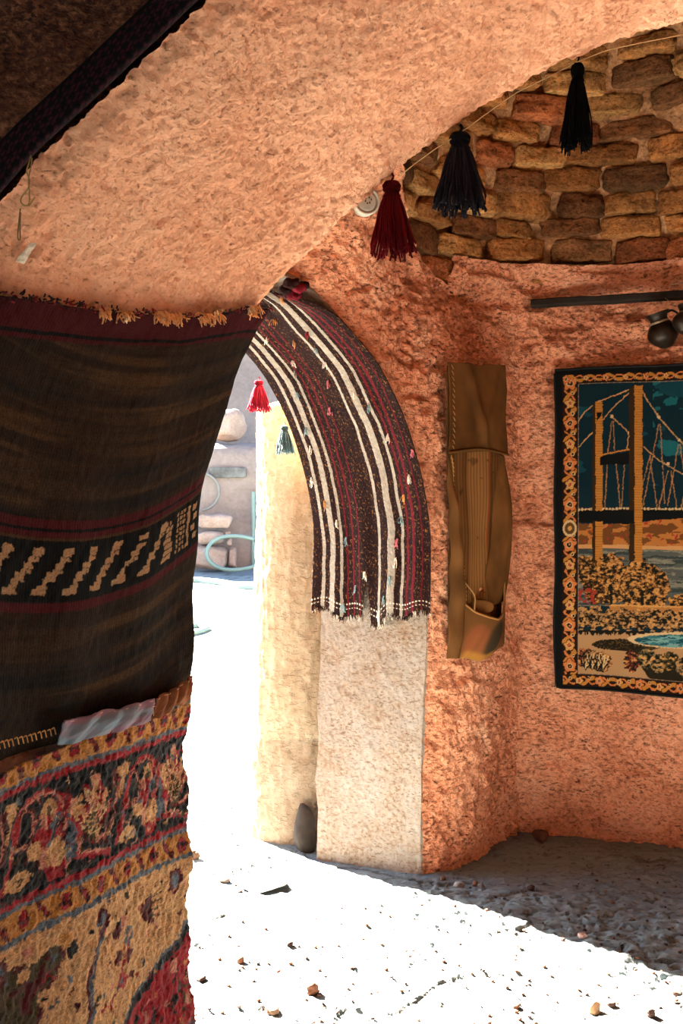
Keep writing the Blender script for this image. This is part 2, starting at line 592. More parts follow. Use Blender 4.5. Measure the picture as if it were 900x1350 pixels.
# ---- outer face of the wall round the doorway
q0 = P1 + E2V[:2]
def outer_pt(s, z):
    q = q0 - s * U2
    return [q[0], q[1], z]
Ok = np.array([outer_pt(-3.4, -0.05), outer_pt(-3.4, 0.5), outer_pt(-3.4, 1.1), outer_pt(-3.4, 1.6), outer_pt(-3.4, 2.2), outer_pt(-3.4, 2.8),
    outer_pt(-3.4, 3.4), outer_pt(-3.4, 4.05), outer_pt(-2, 4.05), outer_pt(-1, 4.05), outer_pt(0, 4.05), outer_pt(0.85, 4.05), outer_pt(1.3, 4.05),
    outer_pt(2.7, 4.05), outer_pt(2.7, 2.6), outer_pt(2.7, 1.2), outer_pt(2.7, -0.05)])
OC = interp_pts(kk, Ok, tt)
wo = np.linspace(0, 1, 12)[None, :, None]
tag(grid_obj('wall_outer', back_edge[:, None] * (1 - wo) + OC[:, None] * wo, M_post, flip=True, col=np.ones((len(tt), 12, 3))), kind='structure')

# ---- back wall of the far room, rising into the dome
poly = curve_pts([(0.33, 4.56), (0.55, 4.64), (0.7, 4.67), K, (0.95, 4.655), (1.25, 4.55), (1.53, 4.42), (1.95, 4.16), (2.25, 3.75), (2.35, 3.2), (2.32, 2.6), (2.25, 1.95)], 420, 0.02)
zs = np.concatenate([np.linspace(-0.05, 2.1, 300), np.linspace(2.105, 2.62, 110)])
ang = np.arctan2(poly[:, 1] - CY, poly[:, 0] - CX)
rad = np.hypot(poly[:, 1] - CY, poly[:, 0] - CX)
Z = zs[:, None] + 0 * ang[None]
rd = dome_r(zs)[:, None]
bl = sstep(2.12, 2.5, zs)[:, None] * (ang > math.radians(-20))[None]
R = rad[None] * (1 - bl) + rd * bl
PB = np.stack([CX + R * np.cos(ang), CY + R * np.sin(ang), Z], -1)
rn = np.stack([np.cos(ang) + 0 * Z, np.sin(ang) + 0 * Z, 0 * Z], -1)
lb = 0.018 * fbm(PB, 3, 3, 31) + 0.011 * fbm(PB, 15, 4, 32) + 0.010 * fbm(PB, 48, 3, 33) - 0.020 * sstep(0.35, 0.8, fbm(PB, (9, 9, 15), 3, 15))
lb += 0.02 * sstep(0.5, 0.0, Z) * vnoise(PB, 4, 39)
rowb = sstep(2.16, 2.24, Z) * (0.030 * fbm(PB, (3.2, 3.2, 11), 3, 3) + 0.012 * fbm(PB, 14, 3, 14))
PB = PB - rn * (lb + rowb + 0.035 * sstep(2.15, 2.185, Z + 0.012 * vnoise(PB, 3, 36)))[..., None]
tag(grid_obj('wall_back', PB, M_wall), kind='structure')
def back_wall_point(px, z, off=0.0):
    """point of the smooth back wall seen in column px at height z"""
    a = (px - 450) / FPX
    i = int(np.argmin(np.abs(poly[:, 0] / poly[:, 1] - a)[:300]))
    n = np.array([CX - poly[i, 0], CY - poly[i, 1]]); n /= np.linalg.norm(n)
    return np.array([poly[i, 0] + n[0] * off, poly[i, 1] + n[1] * off, z])

# ---- dome: mortar shell and the bricks laid in rings
th = np.radians(np.linspace(-180, 180, 220))
zd = np.concatenate([np.linspace(2.44, 3.6, 90), np.linspace(3.62, 3.93, 14)])
Zd = zd[:, None] + 0 * th[None]
front = (np.degrees(th)[None] < -40) | (np.degrees(th)[None] > 215)
Rd = dome_r(Zd) + 0.046
PD = np.stack([CX + Rd * np.cos(th), CY + Rd * np.sin(th), Zd], -1)
PD = PD - np.stack([np.cos(th) + 0 * Zd, np.sin(th) + 0 * Zd, 0 * Zd], -1) * (0.020 * fbm(PD, 11, 4, 41) + 0.007 * fbm(PD, 40, 3, 42))[..., None]
keep = ~((Zd < 2.98) & front) & (Zd > np.interp(np.degrees(th), [96, 104, 118, 135, 150, 170, 200, 215], [2.44, 2.48, 2.49, 2.56, 2.66, 2.84, 2.98, 2.98])[None])
tag(grid_obj('ceiling', PD, M_mortar, mask=keep), kind='structure')

def zmin_brick(deg):
    return float(np.interp(deg, [-60, 60, 96, 104, 118, 135, 150, 170, 200], [2.50, 2.50, 2.49, 2.47, 2.47, 2.50, 2.60, 2.76, 2.9]))
bg = Geo()
z = 2.44
ri = 0
bt = [(0.66, 0.28, 0.09), (0.60, 0.27, 0.09), (0.36, 0.15, 0.06), (0.68, 0.32, 0.11), (0.55, 0.18, 0.07), (0.74, 0.40, 0.15), (0.30, 0.14, 0.06)]
while z < 3.86:
    h = random.uniform(0.082, 0.100)
    r = float(dome_r(z + h / 2))
    if r < 0.12: break
    d = random.uniform(-180, -170)
    while d < 180:
        L = random.uniform(0.17, 0.31)
        if r < 0.5: L *= 0.75
        dd = math.degrees(L / r)
        if d + dd > 184: break
        mid = d + dd / 2
        if (-40 < mid < 179 and z + 0.03 > zmin_brick(mid)) or z > 2.98:
            vis = 40 < mid < 200 and z < 3.5
            hh = h * random.uniform(0.88, 1.02)
            V, F = superblock(13 if vis else 3, (L / 2 * random.uniform(0.96, 1.03), 0.055, hh / 2), random.uniform(6, 13))
            o = rng.uniform(-50, 50, 3)
            if vis:
                nN = V / (np.linalg.norm(V, axis=1, keepdims=True))
                V = V + nN * (0.011 * fbm(V + o, (10, 16, 16), 3, 51) + 0.006 * fbm(V + o, 45, 3, 52))[:, None]
            V = V * (1, 1, 1 + 0.25 * vnoise(V * 0 + o, 1, 4)[0])
            tl = random.uniform(-0.05, 0.05)
            a = math.radians(mid) + random.uniform(-0.03, 0.03)
            ct, st = math.cos(tl), math.sin(tl)
            V = np.stack([V[:, 0] * ct - V[:, 2] * st, V[:, 1], V[:, 0] * st + V[:, 2] * ct], -1)
            V[:, 1] += V[:, 0] ** 2 / (2 * r)
            rr = r + 0.045 + random.uniform(-0.012, 0.012)
            tx, ty = -math.sin(a), math.cos(a)
            W = np.stack([CX + (rr + V[:, 1]) * math.cos(a) + V[:, 0] * tx, CY + (rr + V[:, 1]) * math.sin(a) + V[:, 0] * ty,
                          z + h / 2 + V[:, 2] + random.uniform(-0.006, 0.006) + 0.014 * math.sin(a * 4 + z * 3)], -1)
            cc = np.array(random.choice(bt)) * random.uniform(0.42, 0.95)
            bg.add(W, F, cc)
        d += dd + math.degrees(0.008 / r)
    z += h + random.uniform(0.002, 0.007)
    ri += 1
tag(bg.build('ceiling', M_brick, col=True), kind='structure')

# ---- flat shoulder over the hidden left and front of the far room
tb = np.radians(np.linspace(-42, -170, 40))
inner = np.stack([CX + 0.85 * np.cos(tb), CY + 0.85 * np.sin(tb), 2.98 + 0 * tb], -1)
tq = np.linspace(0, 1, 40)
outer = interp_pts([0, 0.15, 0.7, 1.0], [[3.2, 3.6, 2.98], [3.2, 2.0, 2.98], [-2.6, 2.0, 2.98], [-2.6, 3.2, 2.98]], tq)
sw = np.linspace(0, 1, 10)[None, :, None]
tag(grid_obj('ceiling', inner[:, None] * (1 - sw) + outer[:, None] * sw, M_wall), kind='structure')

# ---- near arch: far edge B on y=2.05, near edge F on y=1.40
BY, FY = 2.05, 1.40
BE = np.array([-0.32, FY - BY, 0.0])
bpx = [(229, 2700), (229, 1800), (229, 1350), (230, 960), (235, 830), (247, 680), (274, 560), (306, 475), (333, 420), (354, 398), (385, 364), (425, 327), (470, 284), (515, 241), (560, 203),
       (620, 158), (700, 111), (780, 74), (840, 53), (900, 38)]
Bk = [unpx(x, y, BY) for x, y in bpx]
Bk[0][2] = -0.1
Bk += [np.array([0.9, BY, 2.53]), np.array([1.2, BY, 2.54]), np.array([1.6, BY, 2.46]), np.array([2.0, BY, 2.2]), np.array([2.2, BY, 1.8]), np.array([2.25, BY, 1.0]), np.array([2.25, BY, -0.1])]
Bk = np.array(Bk)
kb = np.concatenate([[0], np.cumsum(np.linalg.norm(np.diff(Bk, axis=0), axis=1))])
ks, ke = kb[3], kb[19] + 0.05
tb_ = np.concatenate([np.linspace(0, ks, 40), np.linspace(ks, ke, 520)[1:], np.linspace(ke, kb[-1], 60)[1:]])
B = smooth_rows(interp_pts(kb, Bk, tb_), 4)
wf = np.linspace(0, 1, 200)[None, :, None]
PS = B[:, None] + wf * BE
nS = normals(PS)
if nS[300, 100][2] > 0: nS = -nS
wfa = wf[..., 0]
jag = 0.006 * fbm(PS, 14, 3, 61) + 0.004 * fbm(PS, 45, 3, 62)
ls = 0.010 * fbm(PS, 3.5, 3, 63) + 0.0035 * fbm(PS, 26, 3, 64) + 0.0034 * fbm(PS, 75, 3, 65) + 0.0024 * fbm(PS, 150, 2, 67)
PSd = PS + nS * (ls - 0.012 * np.exp(-(wfa * 30) ** 2) - 0.015 * np.exp(-((1 - wfa) * 25) ** 2))[..., None]
PSd[:, :3] += (nS * jag[..., None])[:, :3] * 0.5
tag(grid_obj('trim_2', PSd, M_arch), kind='structure')
Fe, Be = PSd[:, -1].copy(), PSd[:, 0].copy()
def rect_curve(y, xl, xr, zt):
    return interp_pts([0, ks * 0.5 + kb[5] * 0.5, kb[10], kb[20], kb[23], kb[-1]],
                      [[xl, y, -0.1], [xl, y, 1.2], [xl, y, zt], [xr * 0.4, y, zt], [xr, y, zt], [xr, y, -0.1]], tb_)
wn_ = (np.linspace(0, 1, 120) ** 1.5)[None, :, None]
PN = Fe[:, None] * (1 - wn_) + rect_curve(FY - 0.02, -2.4, 3.0, 3.1)[:, None] * wn_
PN = PN + np.array([0, -1, 0]) * ((0.014 * fbm(PN, 5, 3, 71) + 0.009 * fbm(PN, 22, 3, 72) + 0.006 * fbm(PN, 60, 3, 73)) * np.minimum(1, wn_[..., 0] * 20))[..., None]
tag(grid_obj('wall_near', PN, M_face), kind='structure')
wb = np.linspace(0, 1, 14)[None, :, None]
tag(grid_obj('wall_near', Be[:, None] * (1 - wb) + rect_curve(BY, -2.6, 3.0, 3.05)[:, None] * wb, M_wall), kind='structure')

def slab(name, lo, hi, mat):
    lo, hi = np.array(lo, float), np.array(hi, float)
    V = [[(lo, hi)[a][0], (lo, hi)[b][1], (lo, hi)[c][2]] for a in (0, 1) for b in (0, 1) for c in (0, 1)]
    F = [(0, 1, 3, 2), (4, 6, 7, 5), (0, 4, 5, 1), (2, 3, 7, 6), (0, 2, 6, 4), (1, 5, 7, 3)]
    return tag(mesh_obj(name, V, F, mat, smooth=False), kind='structure')
# outer envelope of the two rooms: side walls and an added slab that blocks sky light
slab('wall_left', (-2.75, -2.2, -0.1), (-2.6, 3.2, 4.05), M_wall)
slab('wall_right', (3.0, -2.2, -0.1), (3.15, 5.6, 4.05), M_wall)
slab('wall_rear', (-2.75, -2.35, -0.1), (-1.6, -2.2, 4.05), M_wall)
slab('wall_rear', (-0.6, -2.35, -0.1), (3.15, -2.2, 4.05), M_wall)
slab('wall_rear', (-1.6, -2.35, 2.1), (-0.6, -2.2, 4.05), M_wall)  # unseen doorway gap added in the rear wall to let sky light in
ro = Geo()
rv = [(-2.75, 1.4, 4.0), (3.15, 1.4, 4.0), (3.15, 5.62, 4.0), (-2.75, 3.26, 4.0)]
rv2 = [(x, y, 4.12) for x, y, _ in rv]
ro.add(rv + rv2, [(0, 3, 2, 1), (4, 5, 6, 7), (0, 1, 5, 4), (1, 2, 6, 5), (2, 3, 7, 6), (3, 0, 4, 7)])
tag(ro.build('sky_block_roof', M_out, smooth=False), kind='structure')  # flat slab added above the dome to keep sky light out
slab('ceiling', (-2.75, -2.2, 3.05), (3.15, 2.05, 3.2), M_face)

# ---- ground: one dusty surface, rising gently outside
def ground_z(x, y):
    return 0.62 * sstep(5.0, 18.0, y) ** 1.0 * 1.0 + 0 * x
xs = np.unique(np.concatenate([np.linspace(-30, -4, 24), np.linspace(-4, -1.1, 50), np.linspace(-1.1, 1.9, 470), np.linspace(1.9, 6, 30), np.linspace(6, 30, 12)]))
ys = np.unique(np.concatenate([np.linspace(-30, -5, 8), np.linspace(-5, 2.2, 30), np.linspace(2.4, 4.9, 430), np.linspace(4.9, 9, 120), np.linspace(9, 22, 90), np.linspace(22, 60, 14)]))
Xg, Yg = np.meshgrid(xs, ys)
Zg = ground_z(Xg, Yg)
PG = np.stack([Xg, Yg, 0 * Xg], -1)
nearm = sstep(9, 5, Yg)
clod = np.clip(fbm(PG, 26, 3, 84), 0.25, 2) - 0.25
Zg = Zg + 0.010 * fbm(PG, (1.6, 2.6, 1), 3, 81) + nearm * (0.0045 * fbm(PG, (9, 14, 1), 3, 82) + 0.0022 * fbm(PG, (45, 55, 1), 3, 83) + 0.012 * clod * sstep(0.1, 0.9, fbm(PG, 2.2, 2, 85)))
patchy = sstep(-0.1, 0.7, fbm(PG, 3.1, 3, 90))
pit = sstep(0.42, 0.62, fbm(PG, (34, 60, 1), 3, 94))
Zg = Zg - nearm * 0.011 * pit * patchy + nearm * 0.006 * patchy * fbm(PG, (30, 38, 1), 2, 95)
crk = fbm(PG, (3.4, 8, 1), 4, 96)
Zg = Zg - nearm * 0.010 * np.exp(-(crk / 0.035) ** 2) * sstep(0.0, 0.5, fbm(PG, 1.7, 2, 97))
# trodden slab edges
stepn = fbm(PG, (2.2, 4.5, 1), 3, 86)
Zg = Zg + nearm * 0.008 * sstep(0.0, 0.08, stepn) - nearm * 0.004
PG[..., 2] = Zg
gc = np.ones(PG.shape)
gc[(np.abs(stepn - 0.02) < 0.03) & (Yg < 9) & (vnoise(PG, 3, 5) > 0.0)] = (0.60, 0.53, 0.48)
sp = fbm(PG * (1, 1, 0), (60, 60, 1), 2, 87)
pt = fbm(PG * (1, 1, 0), (28, 60, 1), 3, 89)
gc[(pt > 0.75)] *= (0.62, 0.56, 0.50)
gc[(sp > 0.98)] = (0.30, 0.19, 0.13)
gc *= (1 - 0.12 * sstep(0.2, 0.9, fbm(PG * (1, 1, 0), (5, 9, 1), 3, 88)))[..., None] ** np.array([0.6, 1.0, 1.2])
tag(grid_obj('floor', PG, M_floor, col=gc), kind='structure')
def gz(x, y):
    i = np.clip(np.searchsorted(ys, y), 1, len(ys) - 1); j = np.clip(np.searchsorted(xs, x), 1, len(xs) - 1)
    return float(Zg[i - 1:i + 1, j - 1:j + 1].max())
def ground_at(px, py):
    """ground point seen at a pixel"""
    y = 1.5 * FPX / (py - 675)
    for _ in range(20):
        x = (px - 450) / FPX * y
        y = (1.5 - float(ground_z(x, y))) * FPX / (py - 675)
    return x, y, gz(x, y)

# ============================================================ OUTSIDE
# rounded mud post standing against the outer corner of the doorway
pa = np.linspace(0, 2 * PI, 160, endpoint=True)
pz = np.linspace(-0.05, 1.98, 260)
Aa, Zz = np.meshgrid(pa, pz)
pcx, pcy = -0.182, 4.665
rx_ = 0.232 + 0.012 * (Zz < 0.46) - 0.022 * sstep(0.6, 2.0, Zz)
ry_ = 0.19 + 0 * Zz
sx = np.sign(np.cos(Aa)) * np.abs(np.cos(Aa)) ** 0.85; sy = np.sign(np.sin(Aa)) * np.abs(np.sin(Aa)) ** 0.85
PP = np.stack([pcx + rx_ * sx, pcy + ry_ * sy, Zz], -1)
nz_ = 0.008 * fbm(PP, (5, 5, 2), 3, 91) + 0.006 * np.abs(fbm(PP, (30, 30, 6), 4, 92)) + 0.003 * fbm(PP, (70, 70, 22), 2, 93)
PP = PP + np.stack([sx, sy, 0 * sx], -1) * nz_[..., None]
top = PP[-1].mean(0) + np.array([0, 0, 0.05])
rings = [PP[-1] * (1 - k) + top * k + np.array([0, 0, 0.05 * math.sin(k * PI / 2) - 0.05 * k]) for k in np.linspace(0.1, 1, 12)]
PP = np.concatenate([PP, np.array(rings)])
pcg = np.ones(PP.shape); pcg[(PP[..., 2] < 0.47 + 0.02 * vnoise(PP, 8, 4))] = (0.80, 0.78, 0.80)
tag(grid_obj('mud_post', PP, M_post, col=pcg), 'cream rounded mud-plastered post just outside the doorway', 'post')

# low outdoor wall and the domed house behind it
def wall_rough(name, P, amp, seed, mat, **k):
    n = normals(P)
    return grid_obj(name, P + n * (amp * fbm(P, 1.5, 4, seed) + amp * 0.3 * fbm(P, 8, 3, seed + 1))[..., None], mat, **k)
yw = 16.0
g0 = float(ground_z(0, yw))
prof = np.array([[0, g0 - 0.3], [-0.02, g0 + 0.5], [0.02, 2.45], [0.1, 2.56], [0.3, 2.60], [1.4, 2.62]])
pr_ = curve_pts(prof, 70)
xw = np.linspace(-9, 6, 160)
LW = np.stack([np.repeat(xw[None], 70, 0), yw + pr_[:, 0][:, None] + 0 * xw, pr_[:, 1][:, None] + 0 * xw], -1)
lwo = wall_rough('low_wall', LW, 0.05, 101, M_out)
tag(lwo, 'low plastered yard wall with a flat ledge behind the stones', 'wall')
ta = np.linspace(0, 2 * PI, 120); tz = np.linspace(0, 1, 80)
TA, TZ = np.meshgrid(ta, tz)
RH = 3.9 * np.cos(TZ * PI / 2) ** 0.75
DH = np.stack([-3.6 + RH * np.cos(TA), 22.0 + RH * np.sin(TA), 0.4 + 8.2 * np.sin(TZ * PI / 2)], -1)
house = wall_rough('beehive_house', DH, 0.04, 111, M_out)
tag(house, 'grey beehive-domed mud house behind the low yard wall', 'house')

def rock(name, c, half, seed, mat, label, cat, group=None, n=14, p=3.2, rz=0.0, col=None, rough=0.14, tilt=0.0, parent=None):
    V, F = superblock(n, half, p)
    s = max(half)
    o = np.array([seed * 3.7, seed * 1.3, seed * 2.1])
    nn = V / np.linalg.norm(V, axis=1, keepdims=True)
    V = V + nn * (s * rough * fbm(V / s + o, 1.6, 4, seed))[:, None]
    # a few flat break faces
    rg = np.random.default_rng(seed)
    for _ in range(5):
        d = rg.normal(size=3); d /= np.linalg.norm(d)
        e = V @ d; lim = e.max() * rg.uniform(0.72, 0.88)
        over = np.maximum(0, e - lim)
        V = V - d * over[:, None] * 0.85
    M = Matrix.Rotation(rz, 3, 'Z') @ Matrix.Rotation(tilt, 3, 'Y')
    V = V @ np.array(M).T
    V[:, 2] -= V[:, 2].min()
    V = V + np.array(c)
    cc = None if col is None else np.tile(np.asarray(col, float) * 0.45, (len(V), 1)) * (1 + 0.15 * vnoise(V, 4 / s, seed))[:, None]
    o_ = mesh_obj(name, V, F, mat, parent, col=cc)
    if label: tag(o_, label, cat, group)
    return o_

SC = yw / FPX
def yard(px, py, d=yw):
    return unpx(px, py, d)
# heap of stones by the low wall
b0 = yard(282, 742, 15.6)
yg = lambda x, y: float(ground_z(x, y)) - 0.01
def stone_at(x0, x1, ytop, ybot, d, seed, label, n=14, p=4, half_y=0.22, name='stone_block'):
    c = unpx((x0 + x1) / 2, ybot, d)
    hx = (x1 - x0) / 2 * d / FPX; hz = (ybot - ytop) / 2 * d / FPX
    return rock(name, c, (hx, half_y, hz), seed, M_stone, label, 'stone', 'heap of pale stones by the yard wall', n=n, p=p, rough=0.08)
stone_at(256, 299, 719, 752, 15.6, 3, 'large pale stone block at the bottom of the heap by the yard wall')
stone_at(302, 312, 722, 751, 15.75, 9, 'narrow upright pale stone squeezed between the heap and the hose loop', half_y=0.15)
stone_at(258, 295, 700, 718, 15.6, 4, 'middle pale stone of the heap by the yard wall')
stone_at(262, 309, 678, 697, 15.6, 5, 'long squared pale stone lying topmost on the heap')
stone_at(296, 304, 700, 708, 15.65, 6, 'fist-sized pale stone wedged under the topmost block', n=8, half_y=0.04)
stone_at(299, 306, 710, 719, 15.7, 7, 'small pale stone beside the middle stone of the heap', n=8, half_y=0.06)
q = ground_at(311, 750)
rock('stone', (q[0], q[1], q[2]), (0.09, 0.06, 0.045), 8, M_stone, 'small loose stone lying inside the green hose loop', 'stone', n=8)
c = yard(297, 606, 16.6); c[2] = 2.67
rock('stone_block', c, (0.33, 0.28, 0.25), 12, M_stone, 'big rounded pale stone sitting on top of the yard wall', 'stone', p=3.5, rough=0.12)
# dark weathered beam end set in the wall
g = Geo()
V, F = superblock(12, (0.30, 0.05, 0.085), 9)
g.add(V + yard(300, 623, 15.93), F)
bt_ = g.build('wooden_board', plain('grey_weathered_wood', (0.05, 0.052, 0.05), 0.9, nz=6, var=0.6))
tag(bt_, 'grey weathered board fixed to the face of the yard wall', 'board')
# hoses
def hose(name, pts, r, mat, label, cat='hose', parent=None):
    g = Geo(); g.tube(curve_pts(pts, 120, 0.02), r, 10)
    return tag(g.build(name, mat), label, cat)
lp = []
for k in range(0, 48):
    t = math.radians(-52 - k * 6.5)
    lp.append(unpx(305 + 33 * math.cos(t) * (1 if math.cos(t) < 0 else 1.5), 729 + 22.5 * math.sin(t), 15.15 + 0.12 * max(0, -math.sin(t))))
hose('hose', lp, 0.032, M_hose, 'coiled pale green hose leaning on the stones by the yard wall')
lp = [unpx(262 + 27 * math.cos(math.radians(a)), 648 + 25 * math.sin(math.radians(a)), 15.85) for a in range(-80, 90, 10)]
hose('hose', lp, 0.022, M_greyhose, 'grey hose loop hanging high on the yard wall')
lp = [unpx(334, y, 15.85) for y in (648, 680, 715, 753)]
hose('pipe', lp, 0.035, M_hose, 'thin green upright pipe on the yard wall beside the post', 'pipe')
def ground_line(pp, dz=0.02):
    return [(lambda q: (q[0], q[1], float(ground_z(q[0], q[1])) + dz))(ground_at(*p)) for p in pp]
hose('hose', ground_line([(225, 768), (262, 769), (290, 772), (315, 777), (345, 779)], 0.03), 0.05, M_hose, 'green hose lying across the sunlit yard')
hose('hose', ground_line([(215, 833), (248, 829), (262, 827), (275, 831), (262, 836), (230, 840)], 0.02), 0.03, M_hose, 'short bend of green hose showing beside the brown curtain')
# dark rock standing in for a shaded hole between post and jamb
rock('rock', (-0.162, 4.430, -0.02), (0.048, 0.045, 0.125), 17, plain('shaded_hole_rock', (0.020, 0.012, 0.008), 0.9, nz=30), 'dark wedge-shaped rock standing in for a shaded hole at the foot of the cream post', 'rock', p=2.6, rough=0.1, rz=0.5)

# ============================================================ TEXTILES
def yarns(g, base, n, length, spread, c, r=0.0008, droop=(0, 0, -1), seed=0, jit=0.4):
    rg = np.random.default_rng(seed)
    base = np.asarray(base, float)
    for _ in range(n):
        d = np.array(droop, float) + rg.normal(size=3) * jit
        d /= np.linalg.norm(d)
        L = length * rg.uniform(0.6, 1.1)
        s0 = base + rg.normal(size=3) * spread
        k = np.linspace(0, 1, 6)[:, None]
        bend = rg.normal(size=3) * L * 0.18
        pts = s0 + d * L * k + bend * (k * (1 - k)) * 2 + np.array([0, 0, -1]) * L * 0.25 * k ** 2
        g.tube(pts, r * np.linspace(1, 0.7, 6), 4, np.array(c) * rg.uniform(0.75, 1.2), caps=True)

# ---- brown flatweave curtain and pile carpet covering the near jamb
def jamb_pt(Bx, u, off):
    # u: 0 at the far arris, 1 at the near arris
    n = np.array([0.897, -0.441])
    return Bx + BE[0] * u + n[0] * off, BY + BE[1] * u + n[1] * off
zB = B[::-1]
sel = B[:, 0] < 0.2
def Bx_at(z):
    i = np.argsort(B[sel][:, 2])
    return np.interp(z, B[sel][i, 2], B[sel][i, 0])
nu, nv = 300, 480
u = np.linspace(-0.005, 1.02, nu)[None, :] + np.zeros((nv, 1))
v = np.linspace(0, 1, nv)[:, None] + np.zeros((1, nu))
ztop = np.interp(u[0], [0, 0.06, 0.13, 0.3, 0.6, 0.95, 1.1], [1.915, 1.908, 1.893, 1.86, 1.832, 1.812, 1.80])
zbot = 1.105 + 0.0 * u[0]
Zc = ztop[None] * (1 - v) + zbot[None] * v
Bxz = Bx_at(Zc)
# the cloth cuts the corner of the arch a little and hangs in slack folds
Bxz = np.minimum(Bxz, Bxz) 
off = 0.020 + 0.02 * np.sin(PI * np.clip(v, 0, 1)) * np.sin(PI * np.clip(u, 0, 1)) ** 0.6
Q = np.stack([u, v, 0 * u], -1)
off = off + 0.010 * fbm(Q, (2.2, 1.6, 1), 3, 121) + 0.004 * np.sin(u * 23 + 3 * v) * (0.3 + v) + 0.0012 * fbm(Q, (60, 40, 1), 2, 122)
off = np.maximum(off, 0.016)
X, Y = jamb_pt(Bxz, u, off)
X = X + (0.004 * np.sin(v * 9) + 0.003 * np.sin(v * 23 + 1)) * np.exp(-u * 12)
PK = np.stack([X, Y, Zc], -1)
XD, YD = proj(np.stack([*jamb_pt(Bx_at(Zc), u, 0.0), Zc], -1))
pn = Paint(XD, YD, (0.085, 0.05, 0.03), jit=1.2, seed=3)
H = Zc * 1.0
# height measured along the cloth, sagging with it
sag = np.interp(u[0], [0, 0.15, 0.35, 0.5, 0.72, 1.1], [1.492, 1.452, 1.413, 1.40, 1.425, 1.45])[None]
hh = H - (1.400 + 0.0 * sag + 0.30 * np.maximum(0, 0.52 - u) ** 2 * 1.15 + 0.25 * np.maximum(0, u - 0.52) ** 2)                                   # 0 at the middle of the patterned band
band_n = fbm(np.stack([0.006 * XD, hh * 55, 0 * hh], -1), 1, 4, 131)
base = np.array([0.042, 0.021, 0.010]); red = np.array([0.13, 0.010, 0.014]); tan = np.array([0.115, 0.052, 0.018]); dk = np.array([0.008, 0.007, 0.006])
t1 = sstep(0.1, 0.8, band_n)[..., None]
t2 = sstep(0.1, 0.9, -band_n)[..., None]
t1 = t1 * (0.35 + 0.65 * sstep(-0.3, 0.5, fbm(np.stack([0.012 * XD, hh * 9, 0 * hh], -1), 1, 3, 137)))[..., None]
Cc = base * (1 - t1) + tan * t1
Cc = Cc * (1 - t2) + np.array([0.018, 0.011, 0.008]) * t2
dtop = ztop[None] - Zc
redw = 0.062 + 0.012 * vnoise(Q, 3, 9)
Cc[(dtop < redw)] = red * 0.9
Cc[(np.abs(dtop - 0.045) < 0.003)] = dk
Cc[(hh > 0.055) & (hh < 0.085)] = red
Cc[(hh > 0.065) & (hh < 0.07)] = dk
Cc[(hh < -0.052) & (hh > -0.068)] = red
Cc[np.abs(hh) < 0.05] = dk
Cc[(hh > 0.050) & (hh < 0.055)] = tan
wv = (np.sin(YD * 2.2) > 0.2) & (vnoise(np.stack([XD * 0.6, YD * 0.2, 0 * XD], -1), 1, 5) > 0.35)
Cc[wv & (np.abs(hh) > 0.09) & (dtop > 0.1)] *= 1.5
pn.C = Cc
# cream brocade: stepped slanting clusters, then upright ladders near the edge
cream = (0.85, 0.47, 0.24)
Ud = u * 0.724        # metres from the far arris
def brick_put(x, h, w_, t_):
    m = (np.abs(Ud - x + 0.003 * vnoise(Q, 90, 3)) < w_ * (1.55 if x > 0.11 else 1.0)) & (np.abs(hh - h + 0.0015 * vnoise(Q, 120, 8)) < t_)
    pn.C[m] = cream
rg = np.random.default_rng(5)
for cx in np.arange(0.165, 0.75, 0.066):
    for k in range(7):
        fx = cx + 0.024 - k * 0.0085
        fh = -0.034 + k * 0.0105
        if rg.random() < 0.9:
            brick_put(fx, fh, 0.0065 if k % 2 == 0 else 0.0035, 0.0052)
        if k in (1, 2, 3): brick_put(fx + 0.010, fh - 0.004, 0.004, 0.0045)
        if k in (3, 5): brick_put(fx - 0.011, fh + 0.001, 0.003, 0.003)
    brick_put(cx + 0.028, -0.034, 0.010, 0.005)
    brick_put(cx - 0.030, 0.034, 0.008, 0.005)
for x in (0.118, 0.105): 
    for k in range(7): brick_put(x + (0.004 if k % 3 == 0 else 0), -0.034 + k * 0.011, 0.008 - 0.0008 * k, 0.0045)
for x in (0.082, 0.070, 0.060):
    for k in range(8): brick_put(x, -0.036 + k * 0.0105, 0.0032, 0.0034)
brick_put(0.046, 0.0, 0.0030, 0.037); brick_put(0.046, 0.037, 0.006, 0.004); brick_put(0.046, -0.037, 0.006, 0.004)
for k in range(4): brick_put(0.020 + 0.006 * (k % 2), -0.03 + k * 0.02, 0.007, 0.006)
curtain = thing('kilim_curtain', 'dark brown flatwoven curtain with a cream stepped band over the near jamb', 'curtain', (PK[-1, nu // 3, 0], PK[-1, nu // 3, 1], 1.1))
grid_obj('woven_cloth', PK, M_kilim, col=pn.C * 0.38, parent=curtain, solid=0.004)
# frayed top edge
g = Geo()
rg = np.random.default_rng(9)
for uu in np.linspace(0.0, 0.98, 130):
    i = int(np.argmin(np.abs(u[0] - uu)))
    p = PK[0, i] + np.array([0.004, -0.002, 0.002])
    warm = (0.34 < uu < 0.44) or (0.19 < uu < 0.28) or (0.06 < uu < 0.10) or (0.52 < uu < 0.56) or (0.6 < uu < 0.63)
    c = (0.85, 0.40, 0.16) if warm and rg.random() < 0.8 else ((0.9, 0.68, 0.42) if warm else ((0.22, 0.02, 0.025) if rg.random() < 0.5 else (0.03, 0.02, 0.02)))
    yarns(g, p, 5 if warm else 2, 0.016 if warm else 0.008, 0.003, c, 0.0016, (0.35, -0.2, -0.8 if warm else 0.3), int(uu * 1000), 0.4)
g.build('fringe', M_yarn, curtain, col=True)

